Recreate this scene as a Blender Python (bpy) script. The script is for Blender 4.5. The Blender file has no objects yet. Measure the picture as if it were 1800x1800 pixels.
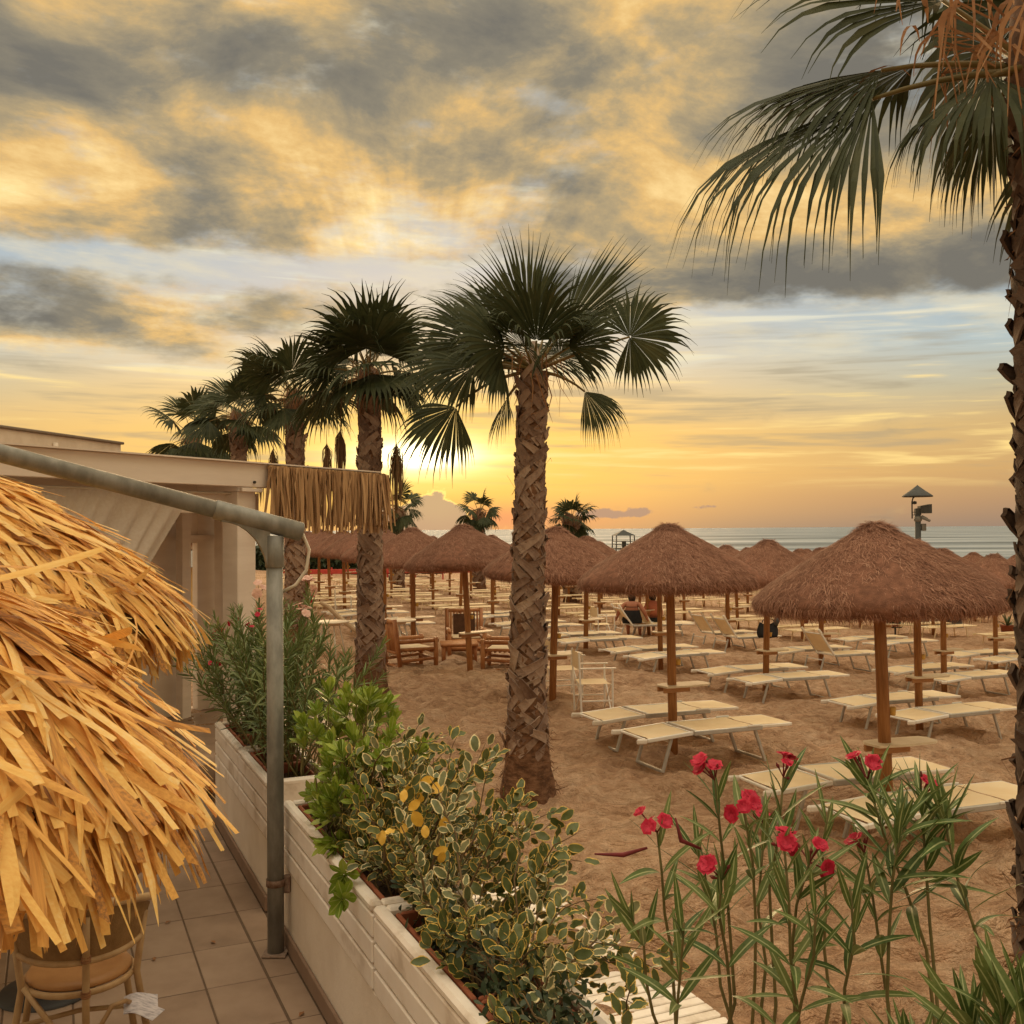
import bpy, math, random
import numpy as np
from mathutils import Vector, Matrix, Quaternion

# ------------------------------------------------------------------ scene, camera, light
scene = bpy.context.scene
COL = scene.collection
RAD = math.radians
CAM_H = 2.6
F = 1800.0                     # focal length in photograph pixels (photo is 1800 wide)

cam_data = bpy.data.cameras.new('camera')
cam_data.sensor_width = 36.0
cam_data.lens = 36.0
cam_data.clip_start = 0.05
cam_data.clip_end = 20000.0
cam = bpy.data.objects.new('camera', cam_data)
COL.objects.link(cam)
pitch = math.atan(30.0 / F)
fwd = Vector((0, math.cos(pitch), math.sin(pitch)))
q = fwd.to_track_quat('-Z', 'Y')
cam.rotation_mode = 'QUATERNION'
cam.rotation_quaternion = q @ Quaternion((0, 0, 1), RAD(-0.4))
cam.location = (0, 0, CAM_H)
scene.camera = cam

scene.view_settings.view_transform = 'Standard'
scene.view_settings.look = 'None'
scene.view_settings.exposure = 0.97
scene.view_settings.gamma = 1.0
scene.view_settings.use_curve_mapping = False
scene.cycles.max_bounces = 6
scene.cycles.transparent_max_bounces = 12
scene.cycles.use_denoising = True
scene.cycles.sample_clamp_indirect = 6.0

SUN_AZ, SUN_EL = RAD(-5.1), RAD(4.1)
to_sun = Vector((math.sin(SUN_AZ) * math.cos(SUN_EL), math.cos(SUN_AZ) * math.cos(SUN_EL), math.sin(SUN_EL)))
sun_data = bpy.data.lights.new('sun', 'SUN')
sun_data.energy = 2.0
sun_data.angle = RAD(35)
sun_data.color = (1.0, 0.66, 0.34)
sun = bpy.data.objects.new('sun', sun_data)
sun.rotation_mode = 'QUATERNION'
sun.rotation_quaternion = to_sun.to_track_quat('Z', 'Y')
sun.location = (0, 0, 30)
COL.objects.link(sun)


def lin(c):
    """sRGB 0-255 triple -> linear rgba"""
    o = []
    for v in c:
        v = v / 255.0
        o.append(v / 12.92 if v <= 0.04045 else ((v + 0.055) / 1.055) ** 2.4)
    return (o[0], o[1], o[2], 1.0)


class NT:
    """small helper to write node expressions"""
    def __init__(s, tree):
        s.t = tree
        s.l = tree.links

    def new(s, typ, **kw):
        n = s.t.nodes.new(typ)
        for k, v in kw.items():
            setattr(n, k, v)
        return n

    def put(s, sock, v):
        if hasattr(v, 'node') and hasattr(v, 'links'):
            s.l.new(v, sock)
        elif v is not None:
            if isinstance(v, (tuple, list)) and len(sock.default_value) == 4 and len(v) == 3:
                v = (*v, 1)
            sock.default_value = v

    def m(s, op, a, b=None, c=None, clamp=False):
        n = s.new('ShaderNodeMath', operation=op, use_clamp=clamp)
        s.put(n.inputs[0], a)
        if b is not None: s.put(n.inputs[1], b)
        if c is not None: s.put(n.inputs[2], c)
        return n.outputs[0]

    def vm(s, op, a, b=None):
        n = s.new('ShaderNodeVectorMath', operation=op)
        s.put(n.inputs[0], a)
        if b is not None: s.put(n.inputs[1], b)
        return n.outputs[0]

    def mix(s, fac, a, b, blend='MIX'):
        n = s.new('ShaderNodeMix', data_type='RGBA', blend_type=blend)
        n.clamp_factor = True
        s.put(n.inputs[0], fac); s.put(n.inputs[6], a); s.put(n.inputs[7], b)
        return n.outputs[2]

    def ramp(s, fac, stops, interp='LINEAR'):
        n = s.new('ShaderNodeValToRGB')
        cr = n.color_ramp
        cr.interpolation = interp
        while len(cr.elements) < len(stops):
            cr.elements.new(0.5)
        for e, (p, c) in zip(cr.elements, stops):
            e.position = p
            e.color = c if len(c) == 4 else (*c, 1)
        s.put(n.inputs[0], fac)
        return n.outputs[0]

    def noise(s, vec, scale=1.0, detail=4.0, rough=0.5, dist=0.0, lac=2.0):
        n = s.new('ShaderNodeTexNoise')
        if vec is not None: s.put(n.inputs['Vector'], vec)
        n.inputs['Scale'].default_value = scale
        n.inputs['Detail'].default_value = detail
        n.inputs['Roughness'].default_value = rough
        n.inputs['Distortion'].default_value = dist
        n.inputs['Lacunarity'].default_value = lac
        return n.outputs[0]

    def comb(s, x, y, z=0.0):
        n = s.new('ShaderNodeCombineXYZ')
        s.put(n.inputs[0], x); s.put(n.inputs[1], y); s.put(n.inputs[2], z)
        return n.outputs[0]

    def sstep(s, v, lo, hi):
        n = s.new('ShaderNodeMapRange', interpolation_type='SMOOTHSTEP')
        s.put(n.inputs[0], v)
        n.inputs[1].default_value = lo; n.inputs[2].default_value = hi
        return n.outputs[0]


# ------------------------------------------------------------------ sky
world = bpy.data.worlds.new('World')
scene.world = world
world.use_nodes = True
world.node_tree.nodes.clear()
w = NT(world.node_tree)
gen = w.new('ShaderNodeTexCoord').outputs['Generated']
dvec = w.vm('NORMALIZE', gen)
sep = w.new('ShaderNodeSeparateXYZ'); w.put(sep.inputs[0], dvec)
dx, dy, dz = sep.outputs
az = w.m('ARCTAN2', dx, dy)
el = w.m('ARCSINE', dz)
AZ = lambda x: math.atan((x - 900) / F)
EL = lambda y: math.atan((930 - y) / F)


def blob(x, y, wx, wy):
    a = w.m('DIVIDE', w.m('SUBTRACT', az, AZ(x)), wx)
    b = w.m('DIVIDE', w.m('SUBTRACT', el, EL(y)), wy)
    r2 = w.m('ADD', w.m('MULTIPLY', a, a), w.m('MULTIPLY', b, b))
    return w.m('POWER', 2.718, w.m('MULTIPLY', r2, -1.0))


def A(*a):
    r = a[0]
    for b in a[1:]:
        r = w.m('ADD', r, b)
    return r


MUL = lambda a, b: w.m('MULTIPLY', a, b)
elw = w.m('DIVIDE', el, math.pi / 2)          # 0 at the horizon, 1 at the zenith
P_ = lambda y: EL(y) / (math.pi / 2)
elwob = w.m('ADD', elw, MUL(w.m('SUBTRACT', w.noise(w.comb(MUL(az, 3.0), MUL(el, 14.0), 4.0), 1.0, 1), 0.5), 0.02))
base = w.ramp(elwob, [(0.0, lin((150, 131, 118))), (P_(885), lin((176, 143, 113))), (P_(840), lin((200, 162, 112))),
                      (P_(760), lin((204, 174, 124))), (P_(700), lin((182, 180, 158))), (P_(630), lin((170, 192, 200))),
                      (P_(540), lin((160, 184, 200))), (0.3, lin((165, 170, 170))), (1.0, lin((170, 170, 165)))])
sky = w.new('ShaderNodeTexSky', sky_type='NISHITA')
sky.sun_disc = False
sky.sun_elevation = SUN_EL
sky.sun_rotation = SUN_AZ
sky.air_density = 1.2
sky.dust_density = 2.5
nish = w.mix(1.0, sky.outputs[0], (0.08, 0.08, 0.08, 1), 'MULTIPLY')
base = w.mix(0.22, base, nish)
# warm glow round the sun
base = w.mix(MUL(blob(690, 780, 0.36, 0.10), 0.8), base, lin((244, 198, 112)))
base = w.mix(MUL(blob(745, 825, 0.18, 0.060), 0.9), base, lin((255, 200, 84)))
base = w.mix(MUL(blob(850, 912, 0.13, 0.016), 0.75), base, lin((232, 146, 100)))
# thin stratus streaks low in the sky
st_v = w.comb(MUL(az, 4.0), MUL(w.m('ADD', el, MUL(az, 0.03)), 62.0), 2.0)
st = w.noise(st_v, 1.0, 4, 0.55, 0.5)
st2 = w.noise(w.comb(MUL(az, 9.0), MUL(el, 120.0), 7.0), 1.0, 3, 0.6)
stf = A(MUL(st, 0.7), MUL(st2, 0.3))
lowmask = MUL(w.sstep(el, EL(885), EL(800)), w.sstep(el, EL(480), EL(660)))
base = w.mix(MUL(MUL(w.sstep(stf, 0.5, 0.36), lowmask), 0.55), base, lin((160, 147, 122)))
base = w.mix(MUL(MUL(w.sstep(stf, 0.52, 0.66), lowmask), 0.85), base, lin((252, 218, 138)))
base = w.mix(MUL(MUL(w.sstep(st, 0.5, 0.66), w.sstep(el, EL(700), EL(620))), 0.7), base, lin((222, 218, 196)))
wn = w.noise(w.comb(MUL(az, 7.0), MUL(w.m('ADD', el, MUL(az, 0.06)), 30.0), 5.0), 1.0, 5, 0.62)
base = w.mix(MUL(MUL(w.sstep(wn, 0.42, 0.66), w.sstep(el, EL(700), EL(600))), 0.5), base, lin((228, 212, 174)))
# cloud deck overhead, in perspective
den = w.m('ADD', w.m('ABSOLUTE', dz), 0.20)
px_ = w.m('DIVIDE', dx, den)
py_ = w.m('DIVIDE', dy, den)
# shear the deck so its rolls run from upper left to lower right
pv = w.comb(w.m('ADD', px_, MUL(py_, 0.25)), w.m('SUBTRACT', py_, MUL(px_, 0.35)), 0.0)
nb = w.noise(pv, 1.35, 2, 0.5)
nd = w.noise(pv, 2.7, 8, 0.63, 0.25)
ns = w.noise(w.comb(MUL(az, 5), MUL(el, 11), 1.0), 1.9, 5, 0.62)
cov = A(w.sstep(el, EL(600), EL(400)),
        MUL(blob(1560, 490, 0.34, 0.050), 1.0), MUL(blob(100, 575, 0.42, 0.034), 0.8),
        MUL(w.m('SUBTRACT', ns, 0.5), 2.3),
        MUL(blob(1480, 605, 0.24, 0.030), -0.95), MUL(blob(280, 478, 0.30, 0.013), -0.9),
        MUL(blob(800, 440, 0.11, 0.040), -0.7))
covm = w.sstep(cov, 0.12, 0.95)
ray_a = w.m('ARCTAN2', w.m('SUBTRACT', el, EL(810)), w.m('SUBTRACT', az, AZ(738)))
rays = MUL(w.m('SUBTRACT', w.noise(w.comb(MUL(ray_a, 7.0), 0.0, 3.0), 1.0, 3, 0.6), 0.5), MUL(blob(720, 380, 0.20, 0.075), 0.30))
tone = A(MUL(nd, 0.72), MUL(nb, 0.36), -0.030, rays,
         MUL(w.sstep(el, RAD(24), RAD(60)), 0.31),  # added lift: deck brightens overhead, out of view, as fill light for the ground
         MUL(blob(420, 370, 0.34, 0.045), 0.085), MUL(blob(760, 300, 0.2, 0.05), 0.04), MUL(blob(60, 660, 0.35, 0.03), 0.09),
         MUL(blob(1300, 110, 0.16, 0.07), 0.045),
         MUL(blob(1560, 500, 0.32, 0.040), -0.13), MUL(blob(1150, 170, 0.16, 0.05), -0.045),
         MUL(blob(240, 130, 0.28, 0.08), -0.03), MUL(blob(60, 580, 0.3, 0.022), -0.06))
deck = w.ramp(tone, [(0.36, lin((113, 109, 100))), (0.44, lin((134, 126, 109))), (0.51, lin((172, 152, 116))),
                     (0.575, lin((218, 178, 114))), (0.66, lin((247, 214, 148))), (0.74, lin((255, 240, 205))), (0.86, (1.95, 1.66, 1.26, 1))])  # last stop is over-bright, reached only overhead, for extra fill light
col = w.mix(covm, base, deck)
# sun breaking through just above the horizon bank
core_n = w.noise(w.comb(MUL(az, 10.0), MUL(el, 150.0), 3.0), 1.0, 1, 0.5)
corev = w.m('ADD', 0.55, MUL(core_n, 0.9))
col = w.mix(w.m('MULTIPLY', MUL(blob(735, 800, 0.085, 0.024), corev), 1.0, clamp=True), col, (1.5, 1.15, 0.45, 1))
col = w.mix(w.m('MULTIPLY', MUL(blob(738, 800, 0.040, 0.011), corev), 1.3, clamp=True), col, (3.2, 2.7, 1.5, 1))
# small cumulus on the horizon with a lit rim
cn = w.noise(w.comb(MUL(az, 34.0), MUL(el, 40.0), 9.0), 1.0, 4, 0.6)
ch = A(MUL(blob(762, 918, 0.030, 0.030), 1.0), MUL(blob(700, 920, 0.045, 0.020), 0.8), MUL(blob(850, 925, 0.05, 0.009), 0.5),
       MUL(blob(1110, 905, 0.09, 0.007), 0.55), MUL(blob(1250, 893, 0.10, 0.003), 0.3),
       MUL(w.m('SUBTRACT', cn, 0.5), 1.3))
rim = MUL(w.sstep(ch, 0.38, 0.46), blob(770, 885, 0.05, 0.030))
col = w.mix(rim, col, (1.3, 0.85, 0.22, 1))
col = w.mix(MUL(w.sstep(ch, 0.44, 0.56), 0.8), col, lin((170, 140, 118)))
# below the horizon: dull sea colour
col = w.mix(w.sstep(el, -0.002, -0.02), col, lin((120, 118, 108)))
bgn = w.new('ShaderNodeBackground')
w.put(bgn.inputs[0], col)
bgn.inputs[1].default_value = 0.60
world.cycles.sampling_method = 'MANUAL'
world.cycles.sample_map_resolution = 512
outw = w.new('ShaderNodeOutputWorld')
w.l.new(bgn.outputs[0], outw.inputs[0])

# ------------------------------------------------------------------ materials
def M(name, cols, rough=0.7, scale=6.0, wr=0.5, wn=0.5, bump=0.0, bscale=60.0, metal=0.0, trans=0.0,
      stretch=(1, 1, 1), spec=0.3, detail=5, attr=None, sheen=0.0):
    """cols: linear rgb list, picked by per-object/per-piece randomness (wr) and noise (wn)"""
    mt = bpy.data.materials.new(name)
    mt.use_nodes = True
    t = NT(mt.node_tree)
    mt.node_tree.nodes.clear()
    oc = t.new('ShaderNodeTexCoord').outputs['Object']
    mp = t.new('ShaderNodeMapping')
    t.put(mp.inputs[0], oc)
    mp.inputs['Scale'].default_value = stretch
    vec = mp.outputs[0]
    oi = t.new('ShaderNodeObjectInfo').outputs['Random']
    vec = t.vm('ADD', vec, t.comb(t.m('MULTIPLY', oi, 37.0), t.m('MULTIPLY', oi, 11.0), 0.0))
    isl = t.new('ShaderNodeNewGeometry').outputs['Random Per Island']
    rnd = t.m('FRACT', t.m('ADD', oi, isl))
    nz = t.noise(vec, scale, detail, 0.6)
    nzc = t.sstep(nz, 0.28, 0.72)
    fac = t.m('ADD', t.m('MULTIPLY', rnd, wr), t.m('MULTIPLY', nzc, wn))
    k = max(len(cols) - 1, 1)
    colr = t.ramp(fac, [(i / k, (*c[:3], 1)) for i, c in enumerate(cols)]) if len(cols) > 1 else None
    if colr is None:
        colr = t.ramp(fac, [(0, (*[v * 0.82 for v in cols[0][:3]], 1)), (1, (*[min(1, v * 1.15) for v in cols[0][:3]], 1))])
    if attr:
        an = t.new('ShaderNodeAttribute'); an.attribute_name = attr[0]
        nn = t.noise(vec, attr[2], 3)
        f = t.sstep(t.m('ADD', an.outputs['Fac'], t.m('MULTIPLY', t.m('SUBTRACT', nn, 0.5), attr[4])), attr[3][0], attr[3][1])
        colr = t.mix(f, colr, (*attr[1][:3], 1))
    b = t.new('ShaderNodeBsdfPrincipled')
    t.put(b.inputs['Base Color'], colr)
    b.inputs['Roughness'].default_value = rough
    b.inputs['Metallic'].default_value = metal
    b.inputs['Specular IOR Level'].default_value = spec
    if bump:
        bn = t.new('ShaderNodeBump')
        bn.inputs['Strength'].default_value = bump
        bn.inputs['Distance'].default_value = 0.01
        t.put(bn.inputs['Height'], t.noise(vec, bscale, 6, 0.65))
        t.l.new(bn.outputs[0], b.inputs['Normal'])
    out = t.new('ShaderNodeOutputMaterial')
    if trans:
        tr = t.new('ShaderNodeBsdfTranslucent')
        t.put(tr.inputs[0], colr)
        mx = t.new('ShaderNodeMixShader')
        mx.inputs[0].default_value = trans
        t.l.new(b.outputs[0], mx.inputs[1]); t.l.new(tr.outputs[0], mx.inputs[2])
        t.l.new(mx.outputs[0], out.inputs[0])
    else:
        t.l.new(b.outputs[0], out.inputs[0])
    return mt


# ------------------------------------------------------------------ mesh building
class MB:
    def __init__(s):
        s.v = []; s.f = []; s.n = 0

    def add(s, v, f):
        v = np.asarray(v, float)
        s.v.append(v)
        n = s.n
        s.f.extend([tuple(i + n for i in q) for q in f])
        s.n += len(v)
        return s

    def box(s, c, size, R=None, b=0.0):
        hx, hy, hz = [k / 2 for k in size]
        b = min(b, hx * .9, hy * .9, hz * .9)
        vs = []; fs = []
        if b <= 0:
            vs = [(x * hx, y * hy, z * hz) for x in (-1, 1) for y in (-1, 1) for z in (-1, 1)]
            fs = [(0, 1, 3, 2), (4, 6, 7, 5), (0, 4, 5, 1), (2, 3, 7, 6), (0, 2, 6, 4), (1, 5, 7, 3)]
        else:
            idx = {}
            for x in (-1, 1):
                for y in (-1, 1):
                    for z in (-1, 1):
                        for ax in range(3):
                            p = [x * (hx - b), y * (hy - b), z * (hz - b)]
                            p[ax] += (x, y, z)[ax] * b
                            idx[(x, y, z, ax)] = len(vs)
                            vs.append(tuple(p))
            sg = (-1, 1)
            quad = ((-1, -1), (1, -1), (1, 1), (-1, 1))
            for ax in range(3):
                o1, o2 = [(1, 2), (2, 0), (0, 1)][ax]
                for sgn in sg:
                    q_ = []
                    for a_, b_ in quad:
                        k = [0, 0, 0]; k[ax] = sgn; k[o1] = a_; k[o2] = b_
                        q_.append(idx[(*k, ax)])
                    fs.append(tuple(q_ if sgn > 0 else q_[::-1]))
            for ax in range(3):
                o1, o2 = [(1, 2), (2, 0), (0, 1)][ax]
                for a_ in sg:
                    for b_ in sg:
                        k0 = [0, 0, 0]; k1 = [0, 0, 0]
                        k0[ax] = -1; k1[ax] = 1
                        for k in (k0, k1):
                            k[o1] = a_; k[o2] = b_
                        fs.append((idx[(*k0, o1)], idx[(*k1, o1)], idx[(*k1, o2)], idx[(*k0, o2)]))
            for x in sg:
                for y in sg:
                    for z in sg:
                        fs.append((idx[(x, y, z, 0)], idx[(x, y, z, 1)], idx[(x, y, z, 2)]))
        v = np.array(vs)
        if R is not None:
            v = v @ np.array(R).T
        return s.add(v + np.array(c), fs)

    def bar(s, p, q_, wdt, thk, up=(0, 0, 1), b=0.0):
        """box bar from p to q_"""
        p = np.array(p, float); q_ = np.array(q_, float)
        d = q_ - p; L = np.linalg.norm(d); d /= L
        u = np.array(up, float); sd = np.cross(u, d)
        if np.linalg.norm(sd) < 1e-4:
            sd = np.cross((1, 0, 0), d)
        sd /= np.linalg.norm(sd); u = np.cross(d, sd)
        return s.box((p + q_) / 2, (L, wdt, thk), np.array([d, sd, u]).T, b)

    def tube(s, pts, rad, n=8, cap=True):
        pts = np.asarray(pts, float); k = len(pts)
        rad = np.full(k, rad) if np.isscalar(rad) else np.asarray(rad, float)
        t = np.gradient(pts, axis=0)
        t /= np.linalg.norm(t, axis=1)[:, None] + 1e-9
        ref = np.array((0, 0, 1.0)) if abs(t[0][2]) < 0.9 else np.array((1.0, 0, 0))
        vs = []
        sd = np.cross(t[0], ref); sd /= np.linalg.norm(sd)
        ang = np.arange(n) * 2 * math.pi / n
        for i in range(k):
            sd = sd - t[i] * np.dot(sd, t[i]); sd /= np.linalg.norm(sd) + 1e-9
            up = np.cross(t[i], sd)
            vs.append(pts[i] + rad[i] * (np.cos(ang)[:, None] * sd + np.sin(ang)[:, None] * up))
        fs = []
        for i in range(k - 1):
            for j in range(n):
                a = i * n + j; b = i * n + (j + 1) % n
                fs.append((a, b, b + n, a + n))
        if cap:
            fs.append(tuple(range(n))[::-1]); fs.append(tuple(range((k - 1) * n, k * n)))
        return s.add(np.concatenate(vs), fs)

    def lathe(s, prof, n=24, c=(0, 0, 0), cap0=False, cap1=False, wob=None):
        prof = np.asarray(prof, float); k = len(prof)
        ang = np.arange(n) * 2 * math.pi / n
        r = prof[:, 0][:, None] * np.ones(n)
        z = prof[:, 1][:, None] * np.ones(n)
        if wob is not None:
            r = r * (1 + wob(ang[None, :], z))
        v = np.stack([r * np.cos(ang), r * np.sin(ang), z], -1).reshape(-1, 3) + np.array(c)
        fs = []
        for i in range(k - 1):
            for j in range(n):
                a = i * n + j; b = i * n + (j + 1) % n
                fs.append((a, b, b + n, a + n))
        if cap0: fs.append(tuple(range(n))[::-1])
        if cap1: fs.append(tuple(range((k - 1) * n, k * n)))
        return s.add(v, fs)

    def ribbon(s, pts, wid, side):
        """flat strip; side: one vector or one per point"""
        pts = np.asarray(pts, float); k = len(pts)
        wid = np.full(k, wid) if np.isscalar(wid) else np.asarray(wid, float)
        side = np.asarray(side, float)
        if side.ndim == 1: side = np.tile(side, (k, 1))
        v = np.empty((2 * k, 3))
        v[0::2] = pts - side * wid[:, None] / 2
        v[1::2] = pts + side * wid[:, None] / 2
        return s.add(v, [(2 * i, 2 * i + 1, 2 * i + 3, 2 * i + 2) for i in range(k - 1)])

    def verts(s):
        return np.concatenate(s.v) if s.v else np.zeros((0, 3))

    def mesh(s, name, mat=None, smooth=False):
        me = bpy.data.meshes.new(name)
        me.from_pydata(s.verts().tolist(), [], s.f)
        if mat: me.materials.append(mat)
        if smooth:
            me.polygons.foreach_set('use_smooth', [True] * len(me.polygons))
        me.update()
        return me


def link(name, data, parent=None, loc=(0, 0, 0), mw=None):
    o = bpy.data.objects.new(name, data)
    COL.objects.link(o)
    if parent: o.parent = parent
    if mw is not None: o.matrix_local = mw
    else: o.location = loc
    return o


def thing(name, label, cat, loc=(0, 0, 0), rz=0.0, group=None):
    o = bpy.data.objects.new(name, None)
    COL.objects.link(o)
    o.empty_display_size = 0.1
    o.location = loc
    o.rotation_euler = (0, 0, rz)
    return tag(o, label, cat, group)


def tag(o, label, cat, group=None):
    o['label'] = label; o['category'] = cat
    if group: o['group'] = group
    return o


def struct(o, label=None):
    o['kind'] = 'structure'
    if label: o['label'] = label
    return o


def part(name, mb, mat, parent, smooth=False, loc=(0, 0, 0)):
    return link(name, mb.mesh(name, mat, smooth), parent, loc)


def tree_copy(root, parent=None):
    c = root.copy()
    COL.objects.link(c)
    c.parent = parent
    for ch in KIDS.get(root.name, None) or root.children:
        tree_copy(ch, c)
    return c


KIDS = {}


def place(root, loc, rz, label, group=None):
    root.location = loc
    root.rotation_euler = (0, 0, rz)
    root['label'] = label
    if group: root['group'] = group
    return root


def rotz(a):
    c, s_ = math.cos(a), math.sin(a)
    return np.array(((c, -s_, 0), (s_, c, 0), (0, 0, 1)))


# value noise in numpy
_rng = np.random.RandomState(7)
_TAB = _rng.rand(256, 256)


def vnoise(x, y):
    xi = np.floor(x).astype(int); yi = np.floor(y).astype(int)
    fx = x - xi; fy = y - yi
    fx = fx * fx * (3 - 2 * fx); fy = fy * fy * (3 - 2 * fy)
    g = lambda a, b: _TAB[a % 256, b % 256]
    return (g(xi, yi) * (1 - fx) + g(xi + 1, yi) * fx) * (1 - fy) + (g(xi, yi + 1) * (1 - fx) + g(xi + 1, yi + 1) * fx) * fy - 0.5


ORD = ['', 'first', 'second', 'third', 'fourth', 'fifth', 'sixth', 'seventh', 'eighth', 'ninth', 'tenth', 'eleventh',
       'twelfth', 'thirteenth', 'fourteenth', 'fifteenth', 'sixteenth']

# beach axes: rows of umbrellas run along VDIR, the sunbeds lie across them along NDIR (towards the sea)
VDIR = np.array((-0.371, 0.929)); NDIR = np.array((0.929, 0.371))
BED_RZ = math.atan2(NDIR[1], NDIR[0])


def gz(x, y):
    """height of the smooth beach"""
    s_ = x * 0.929 + y * 0.371
    t_ = np.clip(s_ - 6.6, 0, None)
    a = 0.06 * t_
    cap = 1.25
    z = -cap * np.tanh(a / cap * 1.0) * 1.0
    z = -np.minimum(a, 0.7) - np.where(a > 0.7, 0.55 * np.tanh((a - 0.7) / 0.9), 0)
    z = z - np.clip(s_ - 75, 0, 60) * 0.03
    return z

# ------------------------------------------------------------------ setting: sand and sea
def sand_material():
    mt = bpy.data.materials.new('sand')
    mt.use_nodes = True
    mt.node_tree.nodes.clear()
    t = NT(mt.node_tree)
    oc = t.new('ShaderNodeTexCoord').outputs['Object']
    big = t.noise(oc, 0.35, 5, 0.55)
    med = t.noise(oc, 4.2, 6, 0.68)  # sand mottling, strengthened in the colour to stand in for shaded dimples
    fine = t.noise(oc, 70.0, 4, 0.7)
    fac = t.m('ADD', t.m('ADD', t.m('MULTIPLY', big, 0.3), t.m('MULTIPLY', med, 0.6)), t.m('MULTIPLY', fine, 0.15))
    c = t.ramp(fac, [(0.38, (0.37, 0.208, 0.118, 1)), (0.50, (0.58, 0.35, 0.21, 1)), (0.62, (0.72, 0.485, 0.315, 1))])
    specks = t.sstep(t.noise(oc, 26.0, 2, 0.5), 0.70, 0.76)
    c = t.mix(t.m('MULTIPLY', specks, 0.65), c, (0.10, 0.055, 0.03, 1))
    b = t.new('ShaderNodeBsdfPrincipled')
    t.put(b.inputs['Base Color'], c)
    b.inputs['Roughness'].default_value = 0.9
    b.inputs['Specular IOR Level'].default_value = 0.15
    mp = t.new('ShaderNodeMapping'); t.put(mp.inputs[0], oc)
    mp.inputs['Rotation'].default_value = (0, 0, RAD(-20)); mp.inputs['Scale'].default_value = (1.0, 1.9, 1.0)
    h = t.m('ADD', t.m('MULTIPLY', t.noise(mp.outputs[0], 5.5, 5, 0.62, 0.3), 1.0), t.m('MULTIPLY', t.noise(oc, 45, 4, 0.6), 0.10))
    bn = t.new('ShaderNodeBump'); bn.inputs['Strength'].default_value = 1.0; bn.inputs['Distance'].default_value = 0.28
    t.put(bn.inputs['Height'], h)
    t.l.new(bn.outputs[0], b.inputs['Normal'])
    o = t.new('ShaderNodeOutputMaterial'); t.l.new(b.outputs[0], o.inputs[0])
    return mt


def make_sand():
    front = np.radians(np.linspace(-52, 52, 460))
    back = np.radians(np.linspace(52, 308, 50)[1:-1])
    ang = np.concatenate([front, back])
    rad = np.concatenate([[0.01, 0.5, 1.0, 1.6], np.exp(np.linspace(math.log(2.2), math.log(140), 620))])
    R_, A_ = np.meshgrid(rad, ang, indexing='ij')
    x = R_ * np.sin(A_); y = R_ * np.cos(A_)
    z = gz(x, y)
    fade = np.clip((60 - R_) / 40, 0, 1)
    u = x * 0.94 + y * 0.34; v = -x * 0.34 + y * 0.94
    rid = lambda n_: 0.5 - np.abs(n_) * 2
    d = 0.05 * vnoise(x * 0.5, y * 0.5) + 0.040 * rid(vnoise(u * 2.1 + 3, v * 3.0 + 8)) + 0.032 * rid(vnoise(u * 4.4 + 13, v * 6.2 + 2)) + 0.050 * vnoise(u * 1.7 + 9, v * 2.2) + 0.040 * vnoise(u * 3.3, v * 4.8 + 5) + 0.020 * vnoise(u * 7.0, v * 9.0)
    # foot-scuffed hollows: sharpen the low parts
    hol = vnoise(u * 2.6 + 31, v * 3.4 + 17)
    d -= 0.045 * np.clip(hol - 0.12, 0, 1) * 3
    z = z + d * fade * 2.2
    # footprints: trails and stray prints pressed into the near sand
    rs = np.random.RandomState(12)
    sel = (R_ > 3.5) & (R_ < 26) & (np.abs(A_) < 0.9)
    xs, ys = x[sel], y[sel]
    dz_ = np.zeros(len(xs))
    prints = []
    for k in range(34):
        cx, cy = rs.uniform(-2.5, 9), rs.uniform(5.5, 19)
        a = math.atan2(0.929, -0.371) + rs.normal(0, 0.5) if k % 3 else rs.uniform(0, 6.28)
        for st in range(rs.randint(8, 18)):
            a += rs.normal(0, 0.08)
            cx += 0.62 * math.cos(a); cy += 0.62 * math.sin(a)
            sd = 0.11 if st % 2 else -0.11
            prints.append((cx - sd * math.sin(a), cy + sd * math.cos(a), a + rs.normal(0, 0.15), rs.uniform(0.035, 0.065)))
    for px_, py_2, a, dep in prints:
        near = np.nonzero((np.abs(xs - px_) < 0.4) & (np.abs(ys - py_2) < 0.4))[0]
        if len(near) == 0: continue
        ux = (xs[near] - px_) * math.cos(a) + (ys[near] - py_2) * math.sin(a)
        uy = -(xs[near] - px_) * math.sin(a) + (ys[near] - py_2) * math.cos(a)
        r2 = (ux / 0.15) ** 2 + (uy / 0.075) ** 2
        dz_[near] += -dep * np.exp(-r2 ** 1.5) + dep * 0.45 * np.exp(-(np.sqrt(r2) - 1.6) ** 2 * 4)
    z[sel] += dz_
    # the sand lies lower under the terrace and its walls
    tt = (x - 1.423) * -0.41 + y * 0.912; nn = (x - 1.423) * 0.912 + y * 0.41
    z = z - 0.35 * np.clip((0.36 - nn) / 0.12, 0, 1) * np.clip((16.2 - tt) / 0.3, 0, 1)
    k, n = x.shape
    vs = np.stack([x, y, z], -1).reshape(-1, 3)
    i = np.arange(k - 1)[:, None] * n; j = np.arange(n)[None, :]; j2 = (j + 1) % n
    fs = np.stack([i + j, i + n + j, i + n + j2, i + j2], -1).reshape(-1, 4)
    me = bpy.data.meshes.new('sand')
    me.from_pydata(vs.tolist(), [], fs.tolist())
    me.polygons.foreach_set('use_smooth', [True] * len(me.polygons))
    me.materials.append(sand_material())
    o = link('sand', me)
    struct(o, 'trampled orange brown beach sand')


make_sand()


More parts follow.
